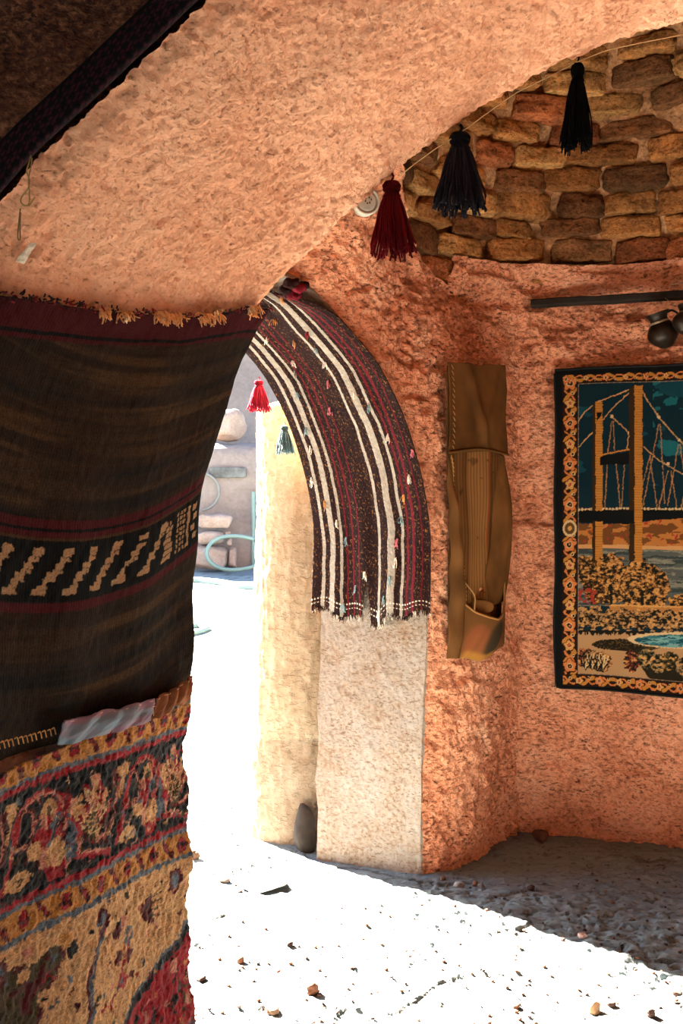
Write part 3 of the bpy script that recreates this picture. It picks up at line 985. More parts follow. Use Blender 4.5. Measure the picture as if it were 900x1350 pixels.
# carpet below
nu2, nv2 = 330, 560
u = np.linspace(-0.012, 1.02, nu2)[None, :] + np.zeros((nv2, 1))
v = np.linspace(0, 1, nv2)[:, None] + np.zeros((1, nu2))
zt2 = np.interp(u[0], [-0.02, 0.17, 0.5, 0.74, 1.02], [1.142, 1.128, 1.10, 1.088, 1.08])
Zc = zt2[None] * (1 - v) + 0.012 * v
Q = np.stack([u, Zc, 0 * u], -1)
off = 0.034 + 0.010 * fbm(Q, (2.0, 1.4, 1), 3, 141) + 0.007 * np.sin(u * 12 + 4 * Zc) + 0.0030 * fbm(Q, (85, 85, 1), 3, 142)
off = np.maximum(off, 0.018) + 0.008 * (1 - v) ** 6
X, Y = jamb_pt(Bx_at(Zc), u, off)
X = X + (0.004 * np.sin(Zc * 17) + 0.004 * np.sin(Zc * 41 + 1)) * np.exp(-u * 10)
PC = np.stack([X, Y, Zc], -1)
XD, YD = proj(np.stack([*jamb_pt(Bx_at(Zc) , u, 0.02), Zc], -1))
navy = lin('#0b0f12'); crim = lin('#a01a24'); dred = lin('#560c13'); ochre = lin('#c08038'); beige = lin('#d2a06c'); slate = lin('#5b6874'); rose = lin('#c9836a'); olive = lin('#4a3c1e'); creamc = lin('#e0bb8c')
pc = Paint(XD, YD, navy, jit=2.2, seed=11)
# carpet rows follow lines of equal drop; D = photo row measured at the far arris
sgn = 1.5 - (Zc + 0.0015 * vnoise(Q, 90, 3))
drop = sgn / 0.0015625                       # px below the horizon at the arris
tilt = np.interp(u, [0, 0.74, 1.02], [0, 0, 0])
D = drop + 675
D = D + 6 * np.sin(u * 4) 
Ul = u * 724 / 1.5625                         # horizontal design coordinate, ~px at arris scale
p2 = Paint(Ul, D, navy, jit=2.4, seed=12)
def rowband(a, b, c):
    p2.put((p2.Y >= a) & (p2.Y < b), c)
rowband(880, 921, crim); rowband(921, 927, slate); rowband(927, 956, ochre); rowband(956, 961, slate); rowband(961, 968, crim)
rowband(968, 1082, navy)
rowband(1082, 1089, crim); rowband(1089, 1095, slate); rowband(1095, 1121, ochre); rowband(1121, 1128, slate)
rowband(1128, 1700, beige)
# border chains: red blossoms and leaning dark bars
for base_y, ph in ((941, 0), (1108, 9)):
    for k in range(-1, 18):
        x = ph + k * 28
        if k % 2 == 0:
            p2.ell(x, base_y, 8, 10, dred); p2.ell(x, base_y - 5, 6, 4, crim); p2.ell(x, base_y + 5, 6, 4, crim); p2.ell(x, base_y, 3, 3, navy)
        else:
            p2.line([(x - 6, base_y + 9), (x + 7, base_y - 9)], 7, dred); p2.line([(x - 3, base_y + 4), (x + 3, base_y - 3)], 3, crim)
# main border: scrolls with palmettes
for k in range(-1, 5):
    ox = k * 172
    # fan palmette at the edge
    for j, a in enumerate(range(-60, 61, 20)):
        r = math.radians(a - 90)
        p2.line([(ox + 22, 1052), (ox + 22 + 34 * math.cos(r), 1048 + 62 * math.sin(r))], 8, beige if j % 2 else crim)
        p2.line([(ox + 22, 1050), (ox + 22 + 32 * math.cos(r), 1046 + 56 * math.sin(r))], 3, creamc if j % 2 == 0 else rose)
    p2.ell(ox + 22, 1036, 13, 17, olive)
    for j in range(5): p2.line([(ox + 12, 1026 + j * 5), (ox + 32, 1024 + j * 5)], 1.6, beige)
    p2.line([(ox - 8, 1074), (ox + 46, 1062)], 7, crim); p2.line([(ox - 4, 1069), (ox + 40, 1060)], 4, rose)
    p2.ell(ox + 54, 1052, 8, 14, slate); p2.ell(ox + 46, 1010, 7, 10, beige)
    # scroll arch
    p2.ring(ox + 98, 1016, 36, 38, 7, crim, 150, 385); p2.ring(ox + 98, 1017, 36, 37, 2.6, rose, 150, 385)
    p2.ring(ox + 118, 1012, 13, 20, 6, dred, 0, 300); p2.ring(ox + 118, 1012, 12, 19, 2, rose, 0, 300)
    p2.ell(ox + 86, 999, 10, 10, beige); p2.ell(ox + 86, 1001, 5, 6, olive); p2.line([(ox + 86, 1008), (ox + 84, 1032)], 5, crim)
    p2.ell(ox + 74, 1052, 13, 18, beige); p2.poly([(ox + 60, 1066), (ox + 90, 1062), (ox + 82, 1078), (ox + 64, 1078)], crim)
    p2.ell(ox + 104, 1040, 11, 11, beige); p2.ell(ox + 108, 1056, 14, 6, navy); p2.ell(ox + 128, 1064, 20, 9, beige)
    p2.line([(ox + 128, 1000), (ox + 140, 1046), (ox + 150, 1068)], 7, crim); p2.line([(ox + 60, 985), (ox + 66, 1030)], 3, dred)
    p2.ell(ox + 142, 984, 12, 9, beige); p2.line([(ox + 142, 990), (ox + 146, 1014)], 6, beige); p2.ell(ox + 156, 992, 8, 12, dred)
    p2.ring(ox + 172 + 14, 1014, 34, 40, 8, dred, 60, 215) ; p2.ring(ox + 186, 1014, 33, 39, 2.5, rose, 60, 215)
    p2.ell(ox + 186, 1008, 9, 9, crim); p2.ell(ox + 186, 1008, 4, 4, rose); p2.ell(ox + 186, 1036, 11, 8, slate); p2.ell(ox + 186, 1036, 6, 4, ochre); p2.ell(ox + 190, 984, 7, 8, rose)
    for a in range(0, 360, 45):
        r = math.radians(a)
        p2.ell(ox + 240 + 24 * math.cos(r), 1030 + 30 * math.sin(r), 13, 13, rose if (a // 45) % 2 else crim)
    p2.ell(ox + 240, 1030, 19, 22, slate); p2.ell(ox + 240, 1030, 12, 14, navy); p2.ell(ox + 240, 1030, 6, 7, crim)
# beige field with blossoms, dark scalloped medallion
for k in range(-1, 6):
    ox = k * 150
    p2.ell(ox + 22, 1152, 13, 16, dred); p2.ell(ox + 22, 1152, 7, 10, slate)
    p2.poly([(ox + 92, 1168), (ox + 66, 1152), (ox + 62, 1196), (ox + 78, 1188), (ox + 86, 1178)], dred)
    for j in range(4): p2.line([(ox + 48, 1160 + j * 9), (ox + 74, 1158 + j * 8)], 2.2, olive)
    p2.ell(ox + 112, 1192, 9, 12, slate); p2.ell(ox + 112, 1192, 4, 6, ochre); p2.ell(ox + 128, 1172, 11, 9, rose); p2.ell(ox + 134, 1210, 9, 10, dred)
    p2.ell(ox + 140, 1178, 9, 8, dred); p2.ell(ox + 112, 1216, 8, 10, dred)
    p2.line([(ox + 112, 1200), (ox + 130, 1236), (ox + 150, 1260)], 3.5, crim); p2.ell(ox + 128, 1240, 9, 10, crim); p2.ell(ox + 128, 1240, 4, 5, slate)
# inner medallion, its scalloped edge falling towards the near side
mx = p2.X; my = p2.Y
edge_y = 1222 + 0.50 * mx + 0.0016 * np.maximum(0, mx - 30) ** 2 + 7 * np.abs(np.sin(mx / 16))
p2.put(my > edge_y - 12, slate); p2.put(my > edge_y - 7, navy); p2.put(my > edge_y + 4, crim)
ins = my > edge_y + 12
rg = np.random.default_rng(21)
for _ in range(70):
    x, y = rg.uniform(-5, 330), rg.uniform(1240, 1640)
    e = 1222 + 0.50 * x + 0.0016 * max(0, x - 30) ** 2
    if y > e + 26:
        c = [navy, olive, rose, dred, ochre, slate][rg.integers(6)]
        p2.ring(x, y, rg.uniform(8, 18), rg.uniform(8, 20), rg.uniform(3, 5), c, rg.uniform(0, 180), rg.uniform(200, 360))
        p2.ell(x + rg.uniform(-10, 10), y + rg.uniform(-10, 10), rg.uniform(3, 8), rg.uniform(4, 9), [ochre, navy, rose][rg.integers(3)])
# second cartouche left of it: slate outline with pink inside
ed2 = 1190 + 1.3 * (mx - 150) 
m2 = (mx > 150) & (my > 1135)
ax = mx - 175 - 0.25 * (my - 1150)
o2 = (ax > -8 - 6 * np.sin(my / 14)) & (my > 1150 + 8 * np.abs(np.sin(mx / 20))) & (my < edge_y - 14)
rsd = fbm(np.stack([mx * 0.06, my * 0.05, 0 * mx], -1), 1, 2, 77)
p2.put(o2, slate); p2.put(o2 & (ax > -2 - 6 * np.sin(my / 14)), dred); p2.put(o2 & (ax > 4 - 6 * np.sin(my / 14)), rose * 0.0 + np.array(beige) if False else beige)
p2.put(o2 & (ax > 62 + 12 * np.sin(my / 21)), dred); p2.put(o2 & (ax > 68 + 12 * np.sin(my / 21)), olive); p2.put(o2 & (ax > 68 + 12 * np.sin(my / 21)) & (rsd > 0.3), dred)
for _ in range(150):
    x, y = rg.uniform(170, 470), rg.uniform(1140, 1620)
    if x - 175 - 0.25 * (y - 1150) > 12 and y < 1222 + 0.5 * x + 0.0016 * max(0, x - 30) ** 2 - 22:
        p2.ell(x, y, rg.uniform(4, 9), rg.uniform(5, 11), [navy, rose, dred, beige, ochre][rg.integers(5)], rg.uniform(0, 90))
for _ in range(34):
    x, y = rg.uniform(30, 170), rg.uniform(1230, 1400)
    if x - 175 - 0.25 * (y - 1150) < -14 and y < 1222 + 0.5 * x + 0.0016 * max(0, x - 30) ** 2 - 20:
        p2.ell(x, y, rg.uniform(3, 7), rg.uniform(4, 9), [navy, olive, dred, slate, crim][rg.integers(5)], rg.uniform(0, 90))
for _ in range(420):
    x, y = rg.uniform(-8, 470), rg.uniform(1134, 1640)
    k_ = rg.integers(6)
    inside = y > 1222 + 0.50 * x + 0.0016 * max(0, x - 30) ** 2
    c = ([navy, olive, rose, ochre, slate, dred] if inside else [dred, crim, olive, rose, slate, navy])[k_]
    s_ = rg.uniform(1.5, 4.5)
    if rg.random() < 0.5: p2.ell(x, y, s_ * rg.uniform(0.6, 1.6), s_, c, rg.uniform(0, 90))
    else: p2.line([(x, y), (x + rg.uniform(-9, 9), y + rg.uniform(-9, 9)), (x + rg.uniform(-14, 14), y + rg.uniform(-12, 12))], rg.uniform(1.5, 3.2), c)
for _ in range(160):
    x, y = rg.uniform(-8, 470), rg.uniform(974, 1078)
    c = [crim, rose, dred, olive, slate, beige][rg.integers(6)]
    p2.line([(x, y), (x + rg.uniform(-7, 7), y + rg.uniform(-8, 8)), (x + rg.uniform(-10, 10), y + rg.uniform(-10, 10))], rg.uniform(1.2, 2.8), c)
# worn knots
wn2 = fbm(np.stack([Ul * 0.5, D * 0.9, 0 * D], -1), 1, 2, 151)
p2.C *= 0.92 * (1 + 0.42 * wn2 + 0.16 * np.sin(D * 2.6) + 0.25 * vnoise(np.stack([Ul * 0.9, D * 0.35, 0 * D], -1), 1, 6))[..., None]
carpet = thing('pile_carpet', 'red and navy floral pile carpet hanging below the brown curtain', 'carpet', (PC[-1, nu2 // 3, 0], PC[-1, nu2 // 3, 1], 0.012))
grid_obj('woven_pile', PC, M_pile, col=np.clip(p2.C, 0.004, 1), parent=carpet, solid=0.007)
# orange stitching along the seam, left part
g = Geo()
def jp(px, off):
    pass
def surf(PA, uA, px, py):
    """grid point of a cloth nearest to the line of sight through px,py"""
    x, y = proj(PA)
    k = np.argmin((x - px) ** 2 + (y - py) ** 2)
    i, j = np.unravel_index(k, x.shape)
    return PA[i, j].copy()
nJ = np.array([0.897, -0.441, 0])
for k in range(14):
    p = surf(PK, None, -20 + k * 6.2, 985 - k * 1.6)
    q = p + nJ * 0.012
    pts = [q + np.array([0, 0, 0.004]), q + nJ * 0.004 + np.array([0.001, 0.003, 0.009]), q + np.array([0.003, 0.006, 0.004]), q + nJ * 0.003 + np.array([0.003, 0.007, -0.006])]
    g.tube(curve_pts(pts, 8, 0.05), 0.0011, 5, (0.75, 0.36, 0.13))
g.build('stitching', M_yarn, curtain, col=True)

def patch(name, corners, mat, c, label, seed, nu=70, nv=36, fold=0.004, off=0.017):
    """a strip of cloth stitched over the seam; corners tl, tr, br, bl on the hanging cloth"""
    tl, tr, br, bl = [np.asarray(x, float) for x in corners]
    a = np.linspace(0, 1, nu)[None, :, None]; b_ = np.linspace(0, 1, nv)[:, None, None]
    P = (tl * (1 - a) + tr * a) * (1 - b_) + (bl * (1 - a) + br * a) * b_
    A, Bb = a[..., 0] + 0 * b_[..., 0], b_[..., 0] + 0 * a[..., 0]
    Qq = np.stack([A * 6 + Bb * 1.3, Bb * 1.2, 0 * A + seed], -1)
    fo = fold * fbm(Qq, 1.6, 3, seed) + fold * 0.6 * np.sin(A * 26 + 4 * Bb)
    P = P + nJ * (off + fo + 0.006 * np.sin(PI * A) * np.sin(PI * Bb))[..., None]
    P[..., 2] += 0.004 * fbm(np.stack([A * 5, Bb, 0 * A], -1), 1, 2, seed + 1) * ((Bb < 0.1) | (Bb > 0.9))
    cc = np.zeros(P.shape); cc[:] = c[0]
    t = sstep(-0.2, 0.6, fbm(np.stack([A * 3, Bb * 2, 0 * A], -1), 1, 3, seed + 2))[..., None]
    cc = cc * (1 - t) + np.array(c[1]) * t
    th_ = thing(name, label, 'cloth patch', tuple(P[-1, nu // 2]))
    grid_obj('cotton_strip', P, mat, col=cc, parent=th_, solid=0.0015)
    gg = Geo()
    for k in np.linspace(0.08, 0.95, 7):
        p = P[3, int(k * (nu - 1))] + nJ * 0.002
        d = P[3, min(nu - 1, int(k * (nu - 1)) + 3)] - P[3, int(k * (nu - 1))]
        d /= np.linalg.norm(d) + 1e-9
        gg = Geo()
        gg.tube([p, p + d * 0.004 + nJ * 0.001, p + d * 0.009], 0.0007, 5, (0.85, 0.5, 0.35))
        gg.build('stitch', M_yarn, th_, col=True)
    gg = Geo()
    yarns(gg, P[nv // 3, -2], 5, 0.018, 0.001, (0.8, 0.55, 0.32), 0.0007, (0.1, -0.4, 0.3), seed, 0.7)
    gg.build('loose_thread', M_yarn, th_, col=True)
    return P
sp_ = lambda x, y: surf(PC if y > 940 else PK, None, x, y)
def on_jamb(px, py):
    a = (px - 450) / FPX
    X0 = -0.338
    u_ = (X0 - a * BY) / (-BE[0] + a * BE[1])
    d = BY + BE[1] * u_
    return np.array([X0 + BE[0] * u_, d, 1.5 + (675 - py) / FPX * d])
OFFJ = 0.036
patch('cloth_patch', [on_jamb(54, 944), on_jamb(176, 920), on_jamb(172, 947), on_jamb(46, 981)], M_patch, (lin('#74808c'), lin('#8f6f7c')),
      'grey-blue thin cotton patch stitched over the seam of curtain and carpet', 31, off=OFFJ + 0.012)
patch('cloth_patch', [on_jamb(178, 921), on_jamb(229, 890), on_jamb(228, 918), on_jamb(174, 948)], M_patch, (lin('#7a4a30'), lin('#8f5c3c')),
      'brown cotton patch stitched at the free edge beside the grey-blue one', 41, nu=50, off=OFFJ + 0.010)

# ---- dark woven ribbon along the near arris of the arch
r0, r1 = int(len(tb_) * 0.10), np.searchsorted(tb_, kb[17])
Fr = smooth_rows(PSd[r0:r1, -1], 8)
Tn = np.gradient(Fr, axis=0); Tn /= np.linalg.norm(Tn, axis=1, keepdims=True)
outw = np.cross(Tn, np.array([0, 1, 0]))             # away from the opening, in the wall's plane
if outw[len(outw) // 2][2] < 0: outw = -outw
wv_ = np.linspace(-0.008, 0.043, 16)[None, :, None]
RB = Fr[:, None] + outw[:, None] * np.maximum(wv_, 0) + np.array([0, 1, 0]) * np.maximum(-wv_, 0)
RB = RB + np.array([0, -1, 0]) * (0.034 - 0.012 * np.abs(wv_ / 0.043)) + (0.004 * fbm(RB, 9, 2, 161))[..., None] * np.array([0, 1, 0.3])
ln = np.cumsum(np.r_[0, np.linalg.norm(np.diff(Fr, axis=0), axis=1)])[:, None]
rc = np.zeros(RB.shape); rc[:] = (0.007, 0.006, 0.007)
zig = np.abs(((ln * 60 + wv_[..., 0] * 130) % 1) - 0.5)
mk = (np.abs(((wv_[..., 0] - 0.002) % 0.0135) - 0.007) < 0.0035) & (zig < 0.20)
rc[mk] = (0.05, 0.010, 0.018)
rib = grid_obj('woven_ribbon', RB, M_kilim, col=rc, solid=0.003)
tag(rib, 'black woven ribbon with dark red flecks nailed along the near edge of the arch', 'ribbon')
# thread loop hanging off it
g = Geo()
o3 = unpx(38, 204, 1.345)
def T(pp, d=1.345): return [unpx(x, y, d) for x, y in pp]
g.tube(curve_pts(T([(41, 205), (36, 222), (34, 226), (40, 238), (37, 250), (29, 258), (26, 266), (30, 271), (38, 272), (39, 262), (38, 245), (37, 235), (41, 220), (42, 208)]), 60, 0.02), 0.0010, 5, (0.45, 0.27, 0.10))
g.tube(curve_pts(T([(38, 272), (42, 266), (46, 260)]), 10, 0.05), 0.0009, 5, (0.45, 0.27, 0.10))
g.tube(curve_pts(T([(27, 275), (24, 300), (23, 318), (27, 319), (26, 300), (27, 280)]), 30, 0.03), 0.0010, 5, (0.30, 0.17, 0.07))
tag(g.build('thread', M_yarn, col=True), 'thin tan thread loop dangling from the black ribbon', 'thread')

# ---- striped kilim lining the doorway reveal
ti0 = np.interp(1.075, Ek[:7, 2], kk[:7]); ti1 = kk[9] + 0.62 * (kk[10] - kk[9])
nt_, nw_ = 560, 330
tk = np.linspace(ti0, ti1, nt_)
Ecv = interp_pts(tt, E, tk)
wk = np.linspace(0.0, 1.0, nw_)[None, :]
fw = wk + np.zeros((nt_, 1)); ft = np.linspace(0, 1, nt_)[:, None] + np.zeros((1, nw_))
# at its top the cloth is gathered and pinned
gather = sstep(0.86, 1.0, ft)
wmap = 0.015 + fw * 1.03
wmap = wmap * (1 - gather * 0.45) + gather * 0.13
PKs = Ecv[:, None] + wmap[..., None] * E2V
nk = normals(Ecv[:, None] + fw[..., None] * E2V)
if nk[60, 40] @ np.array([-1, -1, 0]) < 0: nk = -nk
Qs = np.stack([fw * 1.0, ft * 2.6, 0 * ft], -1)
offs = 0.030 + 0.008 * fbm(Qs, (3.2, 1.2, 1), 3, 171) + 0.010 * np.abs(np.sin(fw * 11 + 1.4 * np.sin(ft * 3))) * (0.4 + gather * 2.0) + 0.0009 * fbm(Qs, (90, 90, 1), 2, 172)
lower = sstep(0.45, 0.0, ft)
offs = offs + 0.014 * lower * np.sin(fw * 14) ** 2
PKs = PKs + nk * np.maximum(offs, 0.026)[..., None]
# loose lower hem, uneven, with a slit near the middle
hem = 0.0 + 0.020 * np.sin(fw * 7 + 1) + 0.03 * np.exp(-((fw - 0.42) / 0.05) ** 2) * -1 + 0.012 * np.sin(fw * 23)
PKs[..., 2] += (hem - 0.01) * (1 - ft) ** 14
ww0 = 1 - fw            # 0 = outer (left in the photo), 1 = inner edge
slit = (np.abs(ww0 - 0.47 - 0.02 * ft) < 0.040 * (1 - ft / 0.105)) & (ft < 0.105)
brn = np.array(lin('#351c19')); wht = np.array(lin('#e2d0bc')); rd_ = np.array(lin('#86202b')); 
fleck = np.array(lin('#a8713f'))
# hem row noise wiggle
wig = ww0 + 0.015 * fbm(np.stack([ft * 3.6, fw * 0.8, 0 * ft], -1), 2, 3, 181) + 0.0012 * vnoise(Qs, 160, 4)
ks_ = np.zeros(PKs.shape); ks_[:] = brn
for a, b_, c in [(.072, .100, wht), (.144, .190, wht), (.233, .256, wht), (.286, .300, rd_), (.342, .358, rd_), (.406, .416, rd_),
                 (.566, .590, wht), (.652, .706, wht), (.756, .780, wht), (.808, .826, rd_), (.858, .880, rd_), (.928, .940, rd_ * 0.8)]:
    ks_[(wig > a) & (wig < b_)] = c
fl = (vnoise(Qs, (170, 120, 1), 7) > 0.66) & (ks_[..., 0] < 0.12)
ks_[fl] = fleck
ks_ *= 0.37 * (1 + 0.18 * fbm(Qs, (40, 60, 1), 2, 183))[..., None]
hemd = (np.abs(ft - 0.030) < 0.0016) | (np.abs(ft - 0.018) < 0.0012)
ks_[hemd & (np.sin(fw * 260) > 0)] = wht * 0.8
skilim = thing('striped_kilim', 'brown kilim with white and red stripes lining the sunlit doorway arch', 'kilim', tuple(PKs[0, nw_ // 2]))
grid_obj('woven_cloth', PKs, M_stripe, col=np.clip(ks_, 0.004, 1), mask=~slit, parent=skilim, solid=0.004)
g = Geo()
for k in range(150):
    j = int(rng.uniform(0, nw_ - 1))
    if abs(ww0[0, j] - 0.47) < 0.045: continue
    yarns(g, PKs[1, j], 2, 0.018, 0.003, brn * 0.6 if rng.random() < 0.75 else wht * 0.8, 0.0016, (0, 0, -1), k, 0.3)
for sgn in (-1, 1):
    for k in range(16):
        f = k / 16 * 0.095
        w0 = 0.47 + 0.02 * f + sgn * 0.040 * (1 - f / 0.105)
        j = int((1 - w0) * (nw_ - 1)); i = int(f * (nt_ - 1))
        yarns(g, PKs[i, j], 1, 0.016, 0.002, brn * 0.7, 0.0012, (-0.3 * sgn, 0, -0.6), k + 300, 0.4)
g.build('fringe', M_yarn, skilim, col=True)
# little yarn tufts knotted into the cloth, read off the photo
tufts = [(361, 424, 'tan'), (352, 447, 'w'), (387, 452, 'tan'), (405, 440, 'red'), (415, 460, 'teal'), (428, 480, 'w'), (386, 478, 'w'), (388, 492, 'grey'), (431, 505, 'pink'),
         (466, 520, 'w'), (485, 536, 'teal'), (391, 520, 'teal'), (435, 541, 'pink'), (403, 567, 'teal'), (408, 592, 'w'), (410, 634, 'w'), (428, 664, 'tan'), (443, 690, 'w'),
         (511, 576, 'w'), (538, 630, 'w'), (542, 597, 'pink'), (528, 685, 'teal'), (523, 715, 'pink'), (455, 713, 'teal'), (520, 740, 'w'), (480, 758, 'w'), (468, 776, 'teal'),
         (513, 765, 'teal'), (505, 790, 'teal'), (451, 800, 'teal'), (498, 812, 'w'), (531, 657, 'tan'), (371, 393, 'tan')]
tc = {'tan': lin('#c98a55'), 'w': lin('#e6d2be'), 'red': lin('#8c2430'), 'teal': lin('#7f9a9c'), 'grey': lin('#9a9490'), 'pink': lin('#d0727a')}
for k, (x, y, c) in enumerate(tufts):
    p = surf(PKs, None, x, y)
    g = Geo()
    fr = np.array([0.30, -0.95, 0.0])
    yarns(g, p + fr * 0.006 + np.array([0, 0, 0.012]), 9, 0.030, 0.0022, tc[c], 0.0014, (0.0, -0.15, -1), 500 + k, 0.22)
    kn = np.array([[0, 0, -0.004], [0, 0, 0.0], [0, 0, 0.004]])
    V, F = superblock(4, (0.004, 0.004, 0.004), 2.2)
    g.add(V + p + fr * 0.006 + np.array([0, 0, 0.012]), F, tc[c])
    g.build('yarn_tuft', M_yarn, skilim, col=True)
# gathered knot of cloth at the top of the arch
g = Geo()
for k, (x, y, s_) in enumerate([(383, 377, .030), (392, 383, .026), (374, 385, .024), (386, 392, .026), (399, 379, .020)]):
    V, F = superblock(10, (s_, s_ * 0.9, s_ * 0.75), 2.4)
    V = V * (1 + 0.25 * fbm(V, 50, 3, 190 + k)[:, None])
    g.add(V + unpx(x + 2, y - 3, 3.87 + 0.01 * k), F, [brn * 0.5, rd_ * 0.5, brn * 0.4, rd_ * 0.35, brn * 0.45][k])
g.build('gathered_knot', M_yarn, skilim, col=True)

# ---- tassels
def tassel(name, top, w_, h_, c, label, seed, group=None, n=110, cdark=0.5, lean=0.0):
    top = np.asarray(top, float)
    t = thing(name, label, 'tassel', tuple(top), group)
    rg = np.random.default_rng(seed)
    c = np.array(c) * 0.5
    g = Geo()
    g.tube(curve_pts([top + [0, 0, 0.012], top + [w_ * 0.05, 0, 0.004], top, top + [0, 0, -h_ * 0.05]], 12, 0.05), w_ * 0.022, 6, c * 0.5)
    g.build('hanging_cord', M_yarn, t, col=True)
    g = Geo()
    hr = w_ * 0.15
    prof = [(0.001, -h_ * 0.02), (hr * 0.7, -h_ * 0.04), (hr, -h_ * 0.09), (hr * 0.95, -h_ * 0.14), (hr * 0.72, -h_ * 0.185), (hr * 1.0, -h_ * 0.23), (hr * 0.5, -h_ * 0.25)]
    g.lathe(prof, 24, Matrix.Translation(Vector(top)), c * 0.6)
    for k in range(26):
        a = 2 * PI * k / 26
        pts = [top + np.array([r_ * 1.04 * math.cos(a), r_ * 1.04 * math.sin(a), z_]) for r_, z_ in prof[1:6]]
        g.tube(pts, w_ * 0.013, 4, c * rg.uniform(0.5, 0.9))
    g.build('head', M_yarn, t, col=True)
    g = Geo()
    pts = [top + np.array([hr * 0.80 * math.cos(a), hr * 0.80 * math.sin(a), -h_ * 0.187 + 0.001 * math.sin(2 * a)]) for a in np.linspace(0, 2 * PI, 24)]
    for dz in (0, -h_ * 0.014, h_ * 0.014):
        g.tube(np.array(pts) + [0, 0, dz], w_ * 0.018, 5, c * 0.45)
    g.build('binding', M_yarn, t, col=True)
    g = Geo()
    for k in range(n):
        a = rg.uniform(0, 2 * PI); rr = math.sqrt(rg.uniform(0.05, 1))
        L = h_ * rg.uniform(0.66, 0.80)
        x0 = np.array([math.cos(a), math.sin(a), 0]) * hr * 0.8 * rr
        x1 = np.array([math.cos(a), math.sin(a), 0]) * w_ * 0.42 * rr ** 0.8
        kq = np.linspace(0, 1, 9)[:, None]
        q_ = top + x0 * (1 - kq ** 0.75) + x1 * kq ** 0.75 + np.array([0, 0, -1]) * (h_ * 0.20 + L * kq) + np.array([lean, 0, 0]) * kq ** 2
        ph = rg.uniform(0, 6, 2)
        q_ = q_ + w_ * 0.020 * np.concatenate([np.sin(kq * 9 + ph[0]), np.sin(kq * 8 + ph[1]), 0 * kq], 1) * kq
        q_[-1] += rg.normal(size=3) * w_ * 0.02
        g.tube(q_, w_ * 0.017, 4, c * rg.uniform(cdark, 1.15))
    g.build('skirt', M_yarn, t, col=True)
    return t
dT = 2.075
tassel('tassel', unpx(516, 236, dT), 0.118, 0.162, lin('#8e1c25'), 'dark red wool tassel hanging from the arch edge beside the white socket', 1, lean=0.004)
tassel('tassel', unpx(606, 172, dT), 0.135, 0.172, lin('#38343c'), 'charcoal grey wool tassel hanging between the red and the black one', 2)
tassel('tassel', unpx(761, 80, dT), 0.086, 0.190, lin('#141516'), 'narrow black wool tassel, highest of those along the arch string', 3)
pr_r = surf(PKs, None, 341, 506)
tassel('tassel', unpx(341, 500, 4.33), 0.120, 0.145, lin('#b8283f'), 'small bright red tassel on the outer edge of the striped kilim', 4, n=120, cdark=0.8)
tassel('tassel', unpx(375, 560, 4.33), 0.105, 0.130, lin('#6f8a8e'), 'small grey-green tassel on the outer edge of the striped kilim', 5, n=110, cdark=0.8)
g = Geo()
spx = [(500, 262), (516, 237), (545, 218), (575, 196), (606, 172), (640, 150), (680, 124), (720, 100), (761, 79), (800, 68), (850, 54), (900, 42), (960, 30)]
g.tube(curve_pts([unpx(x, y + 3.0 * math.sin(i * 1.9) + 1, dT - 0.005) for i, (x, y) in enumerate(spx)], 120, 0.01), 0.0011, 5, (0.62, 0.40, 0.20))
tag(g.build('string', M_yarn, col=True), 'thin tan string running along the arch edge and carrying the tassels', 'string')

# ============================================================ ON THE FAR WALLS
# ---- tapestry
ia = int(np.argmin(np.abs(poly[:, 0] / poly[:, 1] - (727 - 450) / FPX)[:300]))
arc = np.cumsum(np.r_[0, np.linalg.norm(np.diff(poly, axis=0), axis=1)])
na, nb = 520, 480
sa = np.linspace(arc[ia], arc[ia] + 1.62, na)
tp = interp_pts(arc, poly, sa)
tn = np.stack([CX - tp[:, 0], CY - tp[:, 1]], -1); tn /= np.linalg.norm(tn, axis=1, keepdims=True)
zz = np.linspace(2.152, 0.690, nb)
SA = (sa - sa[0])[None] + 0 * zz[:, None]; ZZ = zz[:, None] + 0 * sa[None]
SA = SA + 0 * ZZ
Qt = np.stack([SA, ZZ, 0 * SA], -1)
offt = 0.052 + 0.004 * fbm(Qt, (1.6, 1.0, 1), 3, 201) + 0.004 * np.sin(ZZ * 13) * np.exp(-SA * 9)
TPz = np.stack([tp[:, 0] + tn[:, 0] * offt, tp[:, 1] + tn[:, 1] * offt, ZZ + 0.004 * np.sin(SA * 8)], -1)
TPz[..., 0] += 0.004 * np.sin(ZZ * 11) * np.exp(-SA * 30)
XD, YD = proj(np.stack([tp[:, 0] + tn[:, 0] * 0.05 + 0 * ZZ, tp[:, 1] + tn[:, 1] * 0.05 + 0 * ZZ, ZZ], -1))
XM = np.where(XD > 915, 1830 - XD, XD)
sky_c = lin('#0d2a33'); gold = lin('#d08a3a'); gold2 = lin('#e8a95c'); blk = lin('#0d1010'); flora = lin('#e8894a'); cream_ = lin('#ecc791'); red_ = lin('#b0392c'); brown_ = lin('#7a4a24')
tpn = Paint(XM, YD, sky_c, jit=0.7, seed=31)
W_ = np.ones_like(XM, bool)
cl = (XM > 860) & (YD > 500) & (YD < 600)
tpn.blobs(3, 0.035, 0.45, lin('#1d6a70'), cl, 0.07)
tpn.blobs(4, 0.02, 0.6, lin('#154550'), YD < 640, 0.05)
